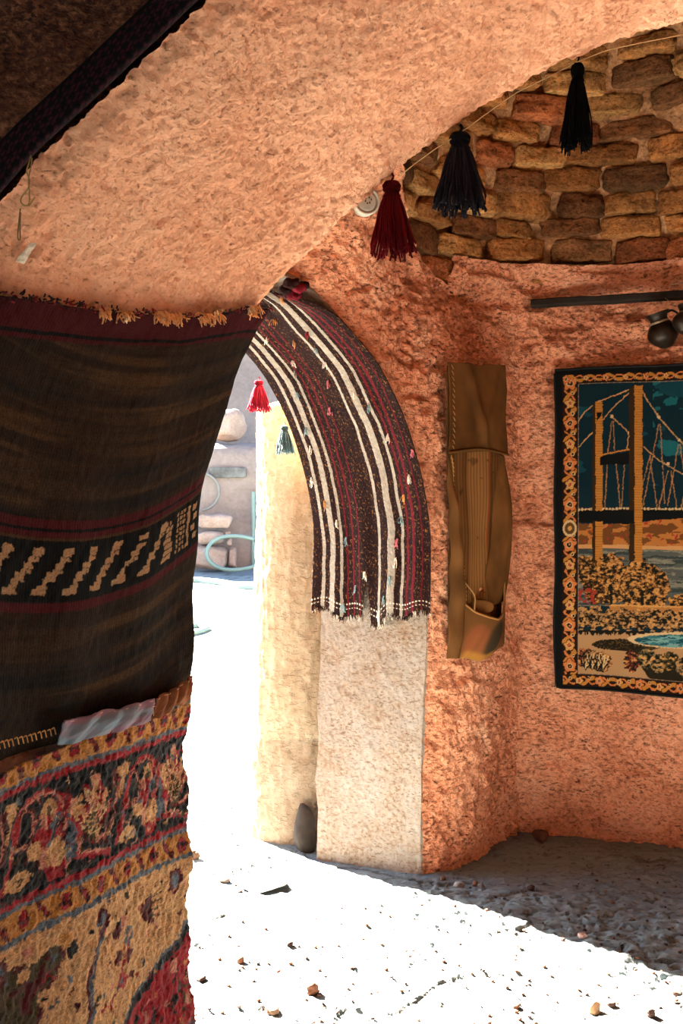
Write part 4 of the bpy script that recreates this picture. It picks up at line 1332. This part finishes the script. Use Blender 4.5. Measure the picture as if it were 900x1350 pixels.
# far shore and water
tpn.poly([(700, 691), (760, 690), (790, 693), (840, 690), (870, 683), (900, 679), (930, 676), (930, 726), (700, 726)], lin('#c9803c'))
shore = (YD > 678) & (YD < 722)
tpn.blobs(5, 0.06, 0.15, brown_, shore & (tpn.C[..., 0] > 0.4), 0.16)
tpn.blobs(6, 0.2, 0.75, red_, shore & (tpn.C[..., 0] > 0.15), 0.2)
tpn.put((YD > 719) & (YD < 724), lin('#e0a468'))
tpn.put((YD >= 724) & (YD < 800), lin('#5d625c'))
wt = (YD >= 724) & (YD < 800)
tpn.blobs(7, 0.03, 0.35, lin('#8d8a78'), wt, 0.35); tpn.blobs(8, 0.03, 0.45, lin('#3b4444'), wt, 0.3)
# deck of the bridge
def L_(pts, w, c): tpn.line(pts, w, c)
tpn.poly([(755, 674), (830, 671), (850, 670), (930, 670), (930, 680), (850, 686), (830, 692), (755, 689)], blk)
for x in np.arange(758, 918, 4.6):
    y = np.interp(x, [755, 830, 900], [673.5, 670.5, 669.5])
    tpn.ell(x, y, 2.0, 1.5, cream_)
# cables
cab = lin('#d9a46c')
L_([(757, 563), (770, 545), (785, 532), (813, 521), (836, 511)], 1.5, cab)
L_([(757, 596), (785, 567), (805, 541), (836, 511)], 1.5, cab)
L_([(804, 548), (817, 560), (829, 571)], 1.3, cab); L_([(829, 571), (826, 592)], 1.3, cab)
L_([(846, 516), (868, 549), (895, 579), (915, 600)], 1.5, cab)
L_([(848, 589), (868, 606), (900, 624), (916, 632)], 1.4, cab)
for x0, y0, x1, y1 in [(806, 556, 801, 598), (808, 556, 810, 595), (868, 558, 848, 665), (870, 558, 876, 662), (894, 585, 880, 665), (896, 585, 908, 660), (857, 600, 846, 640),
                       (856, 600, 866, 668), (880, 620, 868, 668), (884, 620, 892, 666), (905, 630, 898, 668), (800, 612, 797, 670), (812, 612, 817, 668), (823, 610, 819, 668)]:
    L_([(x0, y0), (x1, y1)], 1.2, lin('#b98450'))
for x, y in [(868, 549), (895, 579), (806, 550), (829, 571), (880, 610)]: tpn.ell(x, y, 1.8, 1.8, cream_)
# towers
def tower(xa, xb, y0, y1, sh):
    tpn.poly([(xa - sh, y0 + 4), (xa, y0), (xa, y1 + 20), (xa - sh, y1 + 20)], lin('#3a2612'))
    tpn.poly([(xa, y0), (xb, y0), (xb, y1), (xa, y1)], gold)
    g_ = (tpn.X > xa) & (tpn.X < xb) & (tpn.Y > y0) & (tpn.Y < y1) & (np.sin(YD * 1.9) > 0.55)
    tpn.put(g_, lin('#b06f28'))
tower(784.5, 794, 531, 750, 4); tpn.poly([(786, 545), (794, 545), (790, 552), (786, 556)], blk)
tower(836, 846.5, 508, 745, 7)
L_([(788, 602), (829, 593)], 2.0, gold); tpn.poly([(790, 604), (829, 596), (829, 612), (790, 614)], blk)
tpn.poly([(779, 675), (835, 673), (835, 690), (779, 688)], blk)
# trees and shrubs
tree = lin('#c08344'); tdk = lin('#1b1a12')
def bush(cx, cy, rx, ry, c, seed, thr=-0.1):
    d = ((tpn.X - cx) / rx) ** 2 + ((tpn.Y - cy) / ry) ** 2 + 0.35 * vnoise(np.stack([tpn.X, tpn.Y, 0 * XM + seed], -1), 0.22, seed)
    m = d < 1
    n_ = fbm(np.stack([tpn.X * 0.26 + 0.10 * tpn.Y, tpn.Y * 0.40 - 0.08 * tpn.X, 0 * XM + seed], -1), 1, 4, seed, 0.7)
    tpn.put(m, c)
    tpn.put(m & (n_ > thr + 0.25), tdk); tpn.put(m & (n_ < -0.55), gold2); tpn.put(m & (n_ > thr) & (n_ <= thr + 0.25), np.array(c) * 0.45)
bush(772, 752, 16, 18, lin('#a06a34'), 41); bush(806, 765, 22, 34, tree, 42); bush(848, 776, 34, 36, tree, 43); bush(786, 778, 16, 20, lin('#8a5a2c'), 45)
bush(905, 795, 24, 14, tree, 46)
tpn.blobs(9, 0.25, 0.1, red_, (np.hypot((XM - 774) / 14, (YD - 788) / 12) < 1), 0.3)
L_([(805, 780), (807, 812)], 3.5, tdk); L_([(846, 780), (848, 812)], 4, tdk)
tpn.put((tpn.Y > 798) & (tpn.Y < 812) & (tpn.X > 804), gold2)
lawn = (tpn.Y > 800) & (tpn.Y < 835)
tpn.put(lawn & (tpn.C[..., 2] > lin('#5d625c')[2] * 0.9), tree)
for k, (x, y) in enumerate([(766, 815), (784, 815), (803, 818), (822, 816), (842, 818), (862, 815), (884, 817), (905, 815)]):
    bush(x, y, 13, 14, lin('#b98a58'), 50 + k, -0.05)
tpn.put((tpn.Y > 832 + 2 * np.sin(XM * 0.4)) & (tpn.Y < 900), lin('#c79868'))
tpn.put((tpn.Y > 832) & (tpn.Y < 837 + 3 * vnoise(np.stack([XM, 0 * XM, 0 * XM], -1), 0.8, 3)), tdk)
tpn.ell(826, 851, 46, 8, lin('#231d12')); tpn.blobs(12, 0.5, 0.3, lin('#5a4222'), np.hypot((XM - 826) / 46, (YD - 851) / 8) < 1)
tpn.poly([(846, 853), (880, 870), (930, 872), (930, 900), (860, 900), (830, 860)], lin('#2a2215'))
# pond
tpn.ell(897, 843, 70, 11, cream_); tpn.ell(899, 844, 63, 8.5, lin('#3f7f84'))
pond = np.hypot((XM - 899) / 63, (YD - 844) / 8.5) < 1
tpn.blobs(13, 0.08, 0.1, lin('#7fb4ae'), pond, 0.5); tpn.blobs(14, 0.08, 0.35, lin('#1b4a58'), pond, 0.5)
for k, (x, y, c) in enumerate([(770, 868, '#b05a3a'), (781, 872, '#b98a58'), (794, 874, '#a86a44'), (833, 872, '#8c3f30'), (852, 868, '#8a7a50'), (868, 874, '#a88a5c'), (884, 870, '#6a5a34'), (902, 878, '#a88a5c')]):
    bush(x, y, 12, 13, lin(c), 70 + k, -0.05)
for x in (772, 780, 788, 795):
    for a in (-35, -15, 8, 28, 45):
        L_([(x, 884), (x + 15 * math.sin(math.radians(a)), 884 - 20 * math.cos(math.radians(a)))], 1.6, tdk if a % 2 else cream_)
# border: black edge, flower chain, fine cream line (laid out in metres of the cloth)
top_d = 2.152 - ZZ; bot_d = ZZ - 0.690; lef = SA; rig = 1.62 - SA
dmin = np.minimum(np.minimum(top_d, bot_d), np.minimum(lef * 1.0, rig))
topb = (top_d <= bot_d)
fl_in = 0.108
inb = (lef < fl_in) | (rig < fl_in) | (top_d < 0.070) | (bot_d < 0.068)
tpn.put(inb, lin('#2a140c'))
blackw = (lef < 0.034) | (rig < 0.036) | (top_d < 0.026) | (bot_d < 0.012)
def chain(along, across, wid, zone):
    per = 0.185
    a = (along % per) / per; k = np.floor(along / per)
    y = across / wid * 2 - 1
    Qn = np.stack([along * 60, across * 60, 0 * along], -1)
    a = a + 0.02 * vnoise(Qn, 1, 4); y = y + 0.12 * vnoise(Qn, 1, 6)
    vine = np.abs(y - 0.55 * np.sin(a * 2 * PI * 2)) < 0.36
    tpn.put(zone & vine, gold)
    tpn.put(zone & (np.abs(y + 0.6 * np.sin(a * 2 * PI * 2)) < 0.16), flora)
    def blossom(ca, r, c1, c2):
        rr = np.hypot((a - ca) * per / (wid / 2), y) 
        an = np.arctan2(y, (a - ca) * per / (wid / 2))
        tpn.put(zone & (rr < r * (1 + 0.16 * np.cos(an * 5)) + 0.12), lin('#2a140c'))
        tpn.put(zone & (rr < r * (1 + 0.16 * np.cos(an * 5))), c1)
        tpn.put(zone & (rr < r * 0.52), cream_); tpn.put(zone & (rr < r * 0.40), c2); tpn.put(zone & (rr < r * 0.15), flora)
    blossom(0.28, 0.80, flora, blk); blossom(0.78, 0.62, gold2, red_)
    for ca in (0.03, 0.53):
        rr = np.hypot((a - ca) * per / (wid / 2), y - 0.45); tpn.put(zone & (rr < 0.24), cream_); tpn.put(zone & (rr < 0.14), blk)
zl = (lef >= 0.034) & (lef < 0.104) & ~blackw
chain(ZZ, lef - 0.034, 0.070, zl & (top_d > 0.0) & (bot_d > 0.062))
chain(ZZ, rig - 0.036, 0.056, (rig >= 0.036) & (rig < 0.092) & ~blackw)
chain(SA + 0.03, bot_d - 0.012, 0.050, (bot_d >= 0.012) & (bot_d < 0.062) & (lef > 0.036) & (rig > 0.036))
chain(SA, top_d - 0.026, 0.038, (top_d >= 0.026) & (top_d < 0.064) & (lef > 0.036) & (rig > 0.036))
tpn.put(blackw, blk)
lnm = ((np.abs(lef - 0.109) < 0.0020) & (top_d > 0.07) & (bot_d > 0.066)) | ((np.abs(top_d - 0.070) < 0.0016) & (lef > 0.109)) | ((np.abs(bot_d - 0.067) < 0.0012) & (lef > 0.109))
tpn.put(lnm & (np.sin((SA + ZZ) * 900) > -0.4), lin('#b59a80'))
# cameo on the left border
rr = np.hypot((lef - 0.069) / 0.033, (ZZ - (1.5 + (675 - 697) / FPX * 4.6)) / 0.038)
tpn.put(rr < 1, cream_); tpn.put(rr < 0.72, lin('#6a4a22')); tpn.put(rr < 0.3, gold2)
tap = thing('tapestry', 'velvet tapestry of a suspension bridge over water with a floral border', 'tapestry', (float(TPz[-1, na // 2, 0]), float(TPz[-1, na // 2, 1]), 0.69))
grid_obj('woven_picture', TPz, M_velvet, col=np.clip(tpn.C * 0.52, 0.002, 1), parent=tap, flip=True, solid=0.006)
g = Geo()
edge_pts = np.concatenate([TPz[0, ::6], TPz[::6, -1], TPz[-1, ::-6], TPz[::-6, 0]])
g.tube(curve_pts(edge_pts, 500, 0.002), 0.006, 6, (0.012, 0.012, 0.012))
g.build('binding', M_yarn, tap, col=True)

# ---- hanging canvas pouch on the wall beside the arch
def wallA(px, py, off):
    """plane of the wall between the doorway and the corner"""
    a_ = np.array([0.345, 4.10]); b_ = np.array([0.83, 4.66])
    n_ = np.array([b_[1] - a_[1], -(b_[0] - a_[0])]); n_ /= np.linalg.norm(n_)
    a_ = a_ + n_ * off; b_ = b_ + n_ * off
    al = (px - 450) / FPX; d = b_ - a_
    s = (al * a_[1] - a_[0]) / (d[0] - al * d[1])
    q = a_ + d * s
    return np.array([q[0], q[1], 1.5 + (675 - py) / FPX * q[1]])
nA = np.array([0.56, -0.485]); nA /= np.linalg.norm(nA); nA3 = np.array([nA[0], nA[1], 0])
def sheet(xl, xr, yt, yb, fn, nu_=90, nv_=220):
    """grid between left/right outlines (px as functions of v) on wall A, fn(u,v)->offset"""
    P = np.zeros((nv_, nu_, 3))
    U_, V_ = np.meshgrid(np.linspace(0, 1, nu_), np.linspace(0, 1, nv_))
    for i in range(nv_):
        v_ = V_[i, 0]
        for j in (0, nu_ - 1):
            u_ = U_[i, j]
            y = (yt[0] * (1 - u_) + yt[1] * u_) * (1 - v_) + (yb[0] * (1 - u_) + yb[1] * u_) * v_
            x = np.interp(v_, *xl) if j == 0 else np.interp(v_, *xr)
            P[i, j] = wallA(x, y, 0.035)
        P[i] = P[i, 0][None] * (1 - U_[i][:, None]) + P[i, -1][None] * U_[i][:, None]
    o = fn(U_, V_)
    return P + nA3 * o[..., None], U_, V_
can = np.array(lin('#62401f')); cand = np.array(lin('#3a2616')); canl = np.array(lin('#946a3c'))
pouch = thing('canvas_pouch', 'long brown canvas pouch with a flap top and sagging open pocket on the wall', 'pouch', tuple(wallA(625, 868, 0.05)))
# back panel
fb = lambda U_, V_: 0.004 + 0.006 * fbm(np.stack([U_ * 3, V_ * 5, 0 * U_], -1), 1, 3, 221) + 0.003 * np.sin(U_ * 9)
Pb, U_, V_ = sheet(([0, .25, .6, .85, 1], [588, 586, 592, 590, 588]), ([0, .2, .5, .75, 1], [660, 661, 660, 658, 661]), (482, 484), (868, 852), fb)
cb = np.zeros(Pb.shape); cb[:] = can
st = fbm(np.stack([U_ * 11, V_ * 0.5, 0 * U_], -1), 1, 3, 222)[..., None]
cb = cb * (1 + 0.35 * st)
mid = ((U_ > 0.33) & (U_ < 0.70) & (V_ > 0.3))
cb[mid] = (cb[mid] * 0.35 + canl * 0.65)
cb[np.abs(U_ - 0.72) < 0.015] = np.array(lin('#8a4a20'))
spots = fbm(np.stack([U_ * 10, V_ * 30, 0 * U_], -1), 1, 3, 223) > 0.85
cb[spots] *= 0.55
cb *= (0.9 + 0.25 * np.sin(U_ * 120))[..., None]
grid_obj('back_panel', Pb, M_canvas, col=np.clip(cb, 0, 1), parent=pouch, solid=0.004)
# top flap with creases
def ff(U_, V_):
    cr = 0.012 * np.exp(-((U_ - 0.35 - 0.25 * V_) / 0.07) ** 2) + 0.013 * np.exp(-((U_ - 0.62 + 0.35 * (1 - V_)) / 0.06) ** 2) * V_ + 0.010 * np.exp(-((U_ - 0.9 + 0.5 * V_) / 0.07) ** 2)
    return 0.014 + cr * np.sin(PI * np.clip(V_, 0.05, 1) * 0.9) + 0.010 * V_ + 0.004 * fbm(np.stack([U_ * 4, V_ * 3, 0 * U_], -1), 1, 3, 224)
Pf, U_, V_ = sheet(([0, .3, 1], [586, 588, 585]), ([0, .5, 1], [662, 661, 663]), (478, 482), (597, 600), ff, 90, 110)
Pf[..., 2] += 0.020 * np.sin(PI * U_) * V_ ** 2 - 0.008 * (np.abs(U_ - 0.5) < 0.1) * (1 - V_) ** 8
cf = np.zeros(Pf.shape); cf[:] = can * 0.8; cf *= (1 + 0.3 * fbm(np.stack([U_ * 5, V_ * 4, 0 * U_], -1), 1, 3, 225))[..., None]
grid_obj('flap', Pf, M_canvas, col=np.clip(cf, 0, 1), parent=pouch, solid=0.004)
g = Geo(); g.tube(smooth_rows(Pf[-1] + nA3 * 0.004, 3), 0.0065, 8, can * 0.75)
g.build('hem', M_yarn, pouch, col=True)
g = Geo()
for k in range(15):
    p = Pf[min(109, 5 + k * 7), 4] + nA3 * 0.004
    g.tube(curve_pts([p + [0, 0, 0.006], p + nA3 * 0.004 + np.array([0.004, 0.004, 0]), p + np.array([0.010, 0.011, -0.010])], 6, 0.1), 0.0012, 5, canl * 1.1)
g.build('stitching', M_yarn, pouch, col=True)
# side wings folded forward
def fw_(U_, V_): return 0.012 + 0.030 * np.sin(PI * U_) * sstep(0, 0.3, V_) + 0.004 * np.sin(V_ * 30)
Pl, U_, V_ = sheet(([0, .5, 1], [585, 590, 586]), ([0, .25, .55, .8, 1], [590, 596, 607, 609, 600]), (598, 600), (868, 866), fw_, 30, 200)
cl_ = np.zeros(Pl.shape); cl_[:] = can * 0.85; cl_ *= (1 + 0.25 * fbm(np.stack([U_ * 3, V_ * 8, 0 * U_], -1), 1, 3, 226))[..., None]
grid_obj('side_wing', Pl, M_canvas, col=np.clip(cl_, 0, 1), parent=pouch, solid=0.004)
Pr2, U_, V_ = sheet(([0, .3, .6, .8, 1], [655, 647, 643, 636, 640]), ([0, .3, .6, 1], [660, 662, 661, 662]), (600, 602), (800, 790), lambda U_, V_: 0.010 + 0.04 * U_ * np.sin(PI * V_) + 0.012 * np.sin(PI * U_), 30, 160)
cr_ = np.zeros(Pr2.shape); cr_[:] = can * 0.9; cr_ *= (1 + 0.25 * fbm(np.stack([U_ * 3, V_ * 8, 0 * U_], -1), 1, 3, 227))[..., None]
grid_obj('side_wing', Pr2, M_canvas, col=np.clip(cr_, 0, 1), parent=pouch, solid=0.004)
g = Geo(); ep = smooth_rows(Pl[:, -1] + nA3 * 0.005, 2)
g.tube(ep, 0.0042, 6, canl * 0.9)
for k in range(46):
    i = int(4 + k * 4.2); p = ep[min(i, 199)]
    g.tube([p + np.array([-0.006, -0.006, 0.004]), p + nA3 * 0.006, p + np.array([0.005, 0.006, -0.004])], 0.0013, 4, canl * 1.3)
g.build('edge_binding', M_yarn, pouch, col=True)
# pocket: bulging sack with a drooping rim
U_, V_ = np.meshgrid(np.linspace(0, 1, 90), np.linspace(0, 1, 90))
Pp = np.zeros(U_.shape + (3,))
rimx = [0, 0.15, 0.35, 0.55, 0.75, 0.9, 1.0]; rimy = [792, 806, 812, 815, 806, 790, 742]
for i in range(90):
    for j in range(90):
        u_, v_ = U_[i, j], V_[i, j]
        yt_ = np.interp(u_, rimx, rimy); yb_ = np.interp(u_, [0, 0.3, 0.55, 0.8, 1], [868, 866, 871, 860, 848])
        x = np.interp(u_, [0, 1], [np.interp(v_, [0, 1], [603, 588]), np.interp(v_, [0, .5, 1], [660, 662, 661])])
        Pp[i, j] = wallA(x, yt_ * (1 - v_) + yb_ * v_, 0.035)
ob = 0.010 + 0.075 * np.sin(PI * U_) ** 0.8 * (np.cos(PI * V_ * 0.5) ** 0.7) + 0.010 * np.exp(-((U_ - 0.35 + 0.1 * V_) / 0.05) ** 2) * V_ + 0.010 * np.exp(-((U_ - 0.68) / 0.08) ** 2) * V_
Pp = Pp + nA3 * ob[..., None]
cp = np.zeros(Pp.shape); cp[:] = can
cp[(np.hypot((U_ - 0.30) / 0.17, (V_ - 0.62) / 0.42) < 1)] = lin('#7a4526')
cp[(np.hypot((U_ - 0.60) / 0.16, (V_ - 0.50) / 0.42) < 1)] = lin('#33281a')
cp[(np.hypot((U_ - 0.88) / 0.12, (V_ - 0.40) / 0.40) < 1)] = lin('#6b3a20')
cp[(V_ > 0.84) & (U_ > 0.2) & (U_ < 0.7)] = lin('#96642a')
cp = smooth_rows(cp, 2); cp = np.swapaxes(smooth_rows(np.swapaxes(cp, 0, 1), 2), 0, 1)
grid_obj('pocket', smooth_rows(Pp, 2), M_canvas, col=np.clip(cp, 0, 1), parent=pouch, solid=0.004)
g = Geo(); rim = smooth_rows(smooth_rows(Pp, 2)[0], 2); g.tube(rim + nA3 * 0.002, 0.0055, 8, canl)
g.tube(curve_pts([rim[2], rim[2] + [-0.01, -0.01, 0.05], rim[2] + [0.0, -0.01, 0.10], rim[10] + [0.02, 0.0, 0.06], rim[14]], 30, 0.05), 0.004, 6, canl * 0.8)
g.build('pocket_rim', M_yarn, pouch, col=True)
g = Geo()
V, F = superblock(8, (0.05, 0.012, 0.035), 3)
g.add(V * (1 + 0.2 * vnoise(V, 30, 2))[:, None] + wallA(634, 800, 0.075), F, can * 1.1)
g.build('folded_cloth', M_yarn, pouch, col=True)

# ---- round porcelain socket above the arch
sc_ = surf(PWd, None, 482, 270) + np.array([0.0, -0.03, 0.0])
sk = thing('wall_socket', 'round ivory wall socket half hidden behind the near arch', 'socket', tuple(sc_))
ax = Vector((0.18, -1, -0.12)).normalized()
Mx = Matrix.Translation(Vector(sc_)) @ ax.to_track_quat('Z', 'Y').to_matrix().to_4x4()
g = Geo(); g.lathe([(0.0, -0.09), (0.047, -0.09), (0.050, 0.0), (0.052, 0.012), (0.048, 0.020), (0.043, 0.020), (0.041, 0.014), (0.036, 0.012), (0.0, 0.012)], 48, Mx)
g.build('rim', M_white, sk)
g = Geo(); g.lathe([(0.0, 0.012), (0.037, 0.012), (0.038, 0.017), (0.030, 0.020), (0.0, 0.020)], 48, Mx)
g.build('face_plate', plain('grey_ivory_plate', (0.30, 0.27, 0.22), 0.5, nz=40), sk)
for k, (hx, hy) in enumerate([(-0.004, 0.010), (0.008, 0.013), (0.016, 0.006), (0.010, -0.006), (0.001, -0.008), (-0.006, 0.0)]):
    g = Geo(); V, F = superblock(5, (0.0024, 0.0040, 0.0015), 2.5)
    V = V + np.array([hx, hy, 0.0205]); V = V @ np.array(Mx.to_3x3()).T + np.array(Mx.translation)
    g.add(V, F); g.build('socket_hole', M_black, sk)

# ---- blackened wooden rail let into the wall under the bricks
n0, n1 = back_wall_point(693, 2.455, 0.085), back_wall_point(960, 2.44, 0.085)
mid_ = back_wall_point(800, 2.455, 0.085)
g = Geo()
pts = np.array([n0, [(n0[0] + mid_[0]) / 2, (n0[1] + mid_[1]) / 2 - 0.004, 2.457], mid_, n1])
cv = curve_pts(pts, 60, 0.03)
sect = np.array([(-0.03, -0.016), (0.022, -0.016), (0.026, -0.010), (0.026, 0.012), (0.020, 0.017), (-0.03, 0.017)])
tg_ = np.gradient(cv, axis=0); tg_ /= np.linalg.norm(tg_, axis=1, keepdims=True)
inn = np.stack([tg_[:, 1], -tg_[:, 0], 0 * tg_[:, 0]], -1)
if inn[5] @ np.array([0, -1, 0]) < 0: inn = -inn
V = cv[:, None] + sect[None, :, 0:1] * inn[:, None] + sect[None, :, 1:2] * np.array([0, 0, 1.0])
V = V + 0.002 * vnoise(V, 40, 3)[..., None]
F = [(i * 6 + k, i * 6 + (k + 1) % 6, (i + 1) * 6 + (k + 1) % 6, (i + 1) * 6 + k) for i in range(59) for k in range(6)] + [tuple(range(6)), tuple(59 * 6 + k for k in range(5, -1, -1))]
g.add(V.reshape(-1, 3), F)
tag(g.build('wooden_rail', M_wood, smooth=False), 'black wooden rail set in the back wall under the bare bricks', 'rail')
# wire bracket clipped on the rail
wb_ = lambda x, y, o: (lambda b_: np.array([b_[0], b_[1], 1.5 + (675 - y) / FPX * b_[1]]))(back_wall_point(x, 2.4, o))
g = Geo()
g.tube([wb_(x, y, 0.10) for x, y in [(912, 372), (900, 374), (891, 375), (891, 383), (891, 391), (901, 391), (914, 390)]], 0.0028, 6)
tag(g.build('wire_bracket', M_wire), 'small wire bracket clipped over the black rail', 'bracket')
# jugs
def jug(px, py, s, tilt, az, label, off=0.145):
    c_ = wb_(px, py, off)
    t = thing('metal_jug', label, 'jug', tuple(c_))
    Mj = Matrix.Translation(Vector(c_)) @ Matrix.Rotation(az, 4, 'Z') @ Matrix.Rotation(tilt, 4, 'Y') @ Matrix.Scale(s, 4)
    def tf(V): 
        return np.array([list(Mj @ Vector(p)) for p in V])
    g = Geo()
    prof = [(0, -1.0), (0.25, -0.97), (0.42, -0.90), (0.45, -0.80), (0.62, -0.68), (0.86, -0.40), (0.95, -0.08), (0.88, 0.22), (0.68, 0.48), (0.52, 0.62), (0.50, 0.75), (0.56, 0.95), (0.72, 1.18), (0.80, 1.24), (0.76, 1.25), (0.66, 1.17), (0.5, 0.95), (0.44, 0.75), (0.3, 0.6), (0, 0.55)]
    prof = curve_pts(np.array(prof, float), 60, 0.01)
    n = 40
    an = np.linspace(0, 2 * PI, n, endpoint=False)
    V = np.stack([prof[:, 0][:, None] * np.cos(an), prof[:, 0][:, None] * np.sin(an), np.repeat(prof[:, 1][:, None], n, 1)], -1).reshape(-1, 3)
    F = [(i * n + k, i * n + (k + 1) % n, (i + 1) * n + (k + 1) % n, (i + 1) * n + k) for i in range(len(prof) - 1) for k in range(n)]
    g.add(tf(V), F); g.build('body', M_jug, t)
    g = Geo()
    for zz_, rr_ in ((0.60, 0.56), (0.67, 0.535)):
        g.tube(tf([(rr_ * math.cos(a), rr_ * math.sin(a), zz_) for a in np.linspace(0, 2 * PI, 40)]), 0.035 * s, 6)
    g.build('neck_ring', M_wire, t)
    g = Geo()
    g.tube(tf(curve_pts([(0.62, 0, 1.05), (0.95, 0, 1.12), (1.25, 0, 0.85), (1.25, 0, 0.4), (0.98, 0, 0.1)], 30, 0.05)), 0.07 * s, 8)
    g.build('handle', M_jug, t)
    g = Geo()
    top_ = Mj @ Vector((1.1, 0, 1.05))
    g.tube([list(top_), [top_.x, top_.y, (top_.z + 2.42) / 2], [c_[0] + 0.01, c_[1], 2.43]], 0.0012, 5)
    g.build('hanging_wire', M_wire, t)
    return t
jug(881, 438, 0.072, -0.32, 0.1, 'dark metal jug hanging mouth-up-left from the black rail')
jug(919, 424, 0.055, 0.25, 0.6, 'second dark metal jug cut by the right edge of the view', 0.20)

# pale scrap of tape on the arch soffit
def soffit_pt(px, py):
    x, y = proj(PSd[::1, ::1])
    k = np.argmin((x - px) ** 2 + (y - py) ** 2); i, j = np.unravel_index(k, x.shape)
    return PSd[i, j], nS[i, j]
ct = [soffit_pt(x, y) for x, y in ((36, 316), (44, 318), (26, 345), (15, 341))]
tl_, tr_, br_, bl_ = [c[0] + c[1] * 0.008 for c in ct]
a = np.linspace(0, 1, 24)[None, :, None]; b_ = np.linspace(0, 1, 40)[:, None, None]
PTp = (tl_ * (1 - a) + tr_ * a) * (1 - b_) + (bl_ * (1 - a) + br_ * a) * b_
PTp = PTp + ct[0][1] * (0.0015 * fbm(PTp, 120, 2, 231))[..., None]
tag(grid_obj('tape_scrap', PTp, plain('dirty_pale_tape', (0.62, 0.52, 0.40), 0.8, nz=120, var=0.35), solid=0.001), 'pale dirty scrap of tape stuck on the arch above the curtain', 'tape')

# ============================================================ STONES AND CRUMBS ON THE GROUND
def gstone(px, py, wpx, hpx, seed, col, label, name='stone', group=None, n=10, p=2.6, flat=1.0):
    x, y, z_ = ground_at(px, py)
    s = wpx / 2 * y / FPX
    hz = hpx / 2 * y / FPX
    return rock(name, (x, y, z_ - 0.25 * hz), (s, s * 0.8, hz * flat), seed, M_peb, label, name, group, n=n, p=p, rz=seed * 1.7, col=col, rough=0.18)
br1 = lin('#80492a'); br2 = lin('#4a2a1e'); br3 = lin('#8f664c'); gr = lin('#9a8c84'); dkc = lin('#4a3830'); pink = lin('#c4a094')
gstone(411, 1310, 17, 15, 61, br1, 'orange-brown angular stone, largest in the lower middle of the sunlit floor')
gstone(316, 1267, 12, 11, 62, br1, 'orange-brown chip on the sunlit floor, upper left of the largest stone')
gstone(382, 1249, 10, 6, 63, br2, 'dark brown chip on the sunlit floor nearest the striped jamb')
gstone(265, 1293, 16, 7, 64, br2, 'flat dark brown stone beside the free edge of the carpet')
gstone(257, 1132, 13, 11, 65, br3, 'pinkish stone at the carpet edge, level with the post foot')
gstone(295, 1160, 17, 11, 66, lin('#94786c'), 'flat mauve stone flush in the dust between carpet and post', flat=0.5)
gstone(312, 1177, 17, 5, 67, lin('#8a6a5c'), 'thin flat stone just below the mauve one', flat=0.6)
gstone(335, 1155, 24, 6, 68, lin('#6c6a68'), 'short dark flat slab standing for a floor shadow before the cream post', flat=0.5)  # this dark slab and the next stand for shadows on the floor
gstone(350, 1168, 62, 9, 69, lin('#75716e'), 'long dark flat slab standing for a floor shadow before the cream post', flat=0.35, n=16)
gstone(605, 1169, 15, 8, 70, lin('#b9b0a8'), 'pale stone in the shade by the wall corner, largest of three')
gstone(626, 1167, 9, 7, 71, br3, 'tan stone in the shade between the two pale ones')
gstone(634, 1171, 9, 6, 72, gr, 'small grey stone, rightmost of the three by the wall corner')
gstone(584, 1160, 10, 6, 73, br3, 'tan chip lying at the very foot of the wall corner')
gstone(768, 1237, 12, 7, 74, pink, 'pinkish stone at the border of shade and sunlight')
gstone(742, 1238, 7, 5, 75, br2, 'small brown stone left of the pinkish one at the shadow border')
gstone(782, 1335, 17, 18, 76, lin('#b8845c'), 'upright brown stone at the bottom edge of the view')
gstone(805, 1328, 14, 9, 77, br2, 'dark brown stone beside the upright one near the bottom edge')
gstone(857, 1343, 13, 12, 78, br2, 'brown angular stone, lowest at the right of the sunlit floor')
gstone(712, 1112 + 0, 22, 16, 79, lin('#7a4a34'), 'reddish lump of mud fallen in the dark corner')
gstone(700, 1172, 11, 7, 80, br2, 'brown stone in the shade between wall corner and shadow border')
gstone(893, 1312, 14, 8, 81, br2, 'brown stone at the right edge of the sunlit floor')
gstone(680, 1326, 12, 6, 82, br1, 'flat orange-brown stone in the sunlit floor, lower middle right')
gstone(360, 1331, 20, 9, 83, br3, 'tan lump left below the largest orange-brown stone')
pr_n = random.Random(99)
cnt = 0
tries = 0
protos = []
while cnt < 270 and tries < 9000:
    tries += 1
    px, py = pr_n.uniform(256, 898), pr_n.uniform(770, 1348)
    if py < 1150 and px > 325: continue
    if px > 560 and py < 1150 + (px - 560) * 0.0 + 5: continue
    dense = 1.0 if py > 1200 else 0.35
    if pr_n.random() > dense: continue
    shade = py < 1165 + (px - 590) * 0.40 and px > 560
    x, y, z_ = ground_at(px, py)
    s = pr_n.choice([0.9, 1.1, 1.3, 1.6, 2.0, 2.6]) * 3.2 / FPX * 0.5 * 2
    if y > 5: s *= 1.6
    c_ = pr_n.choice([br1, br2, br3, dkc, lin('#8a5a3c')]) if not shade else pr_n.choice([br2, gr, pink, dkc])
    if len(protos) < 14:
        o = rock('pebble', (0, 0, 0), (s, s * 0.75, s * 0.55), 200 + cnt, M_peb, None, None, n=5, col=c_, rough=0.2)
        protos.append(o)
    else:
        o = pr_n.choice(protos).copy(); COL.objects.link(o)
    o.location = (x, y, z_ - 0.001)
    o.rotation_euler = (0, 0, pr_n.uniform(0, 6))
    if shade:
        tag(o, 'tiny pebble scattered on the shaded dusty floor', 'pebble', 'pebbles in the shade')
    elif y > 5:
        tag(o, 'tiny pebble scattered on the sunlit yard outside', 'pebble', 'pebbles in the yard')
    else:
        tag(o, 'tiny brown pebble scattered on the sunlit dusty floor', 'pebble', 'pebbles in the sun')
    cnt += 1
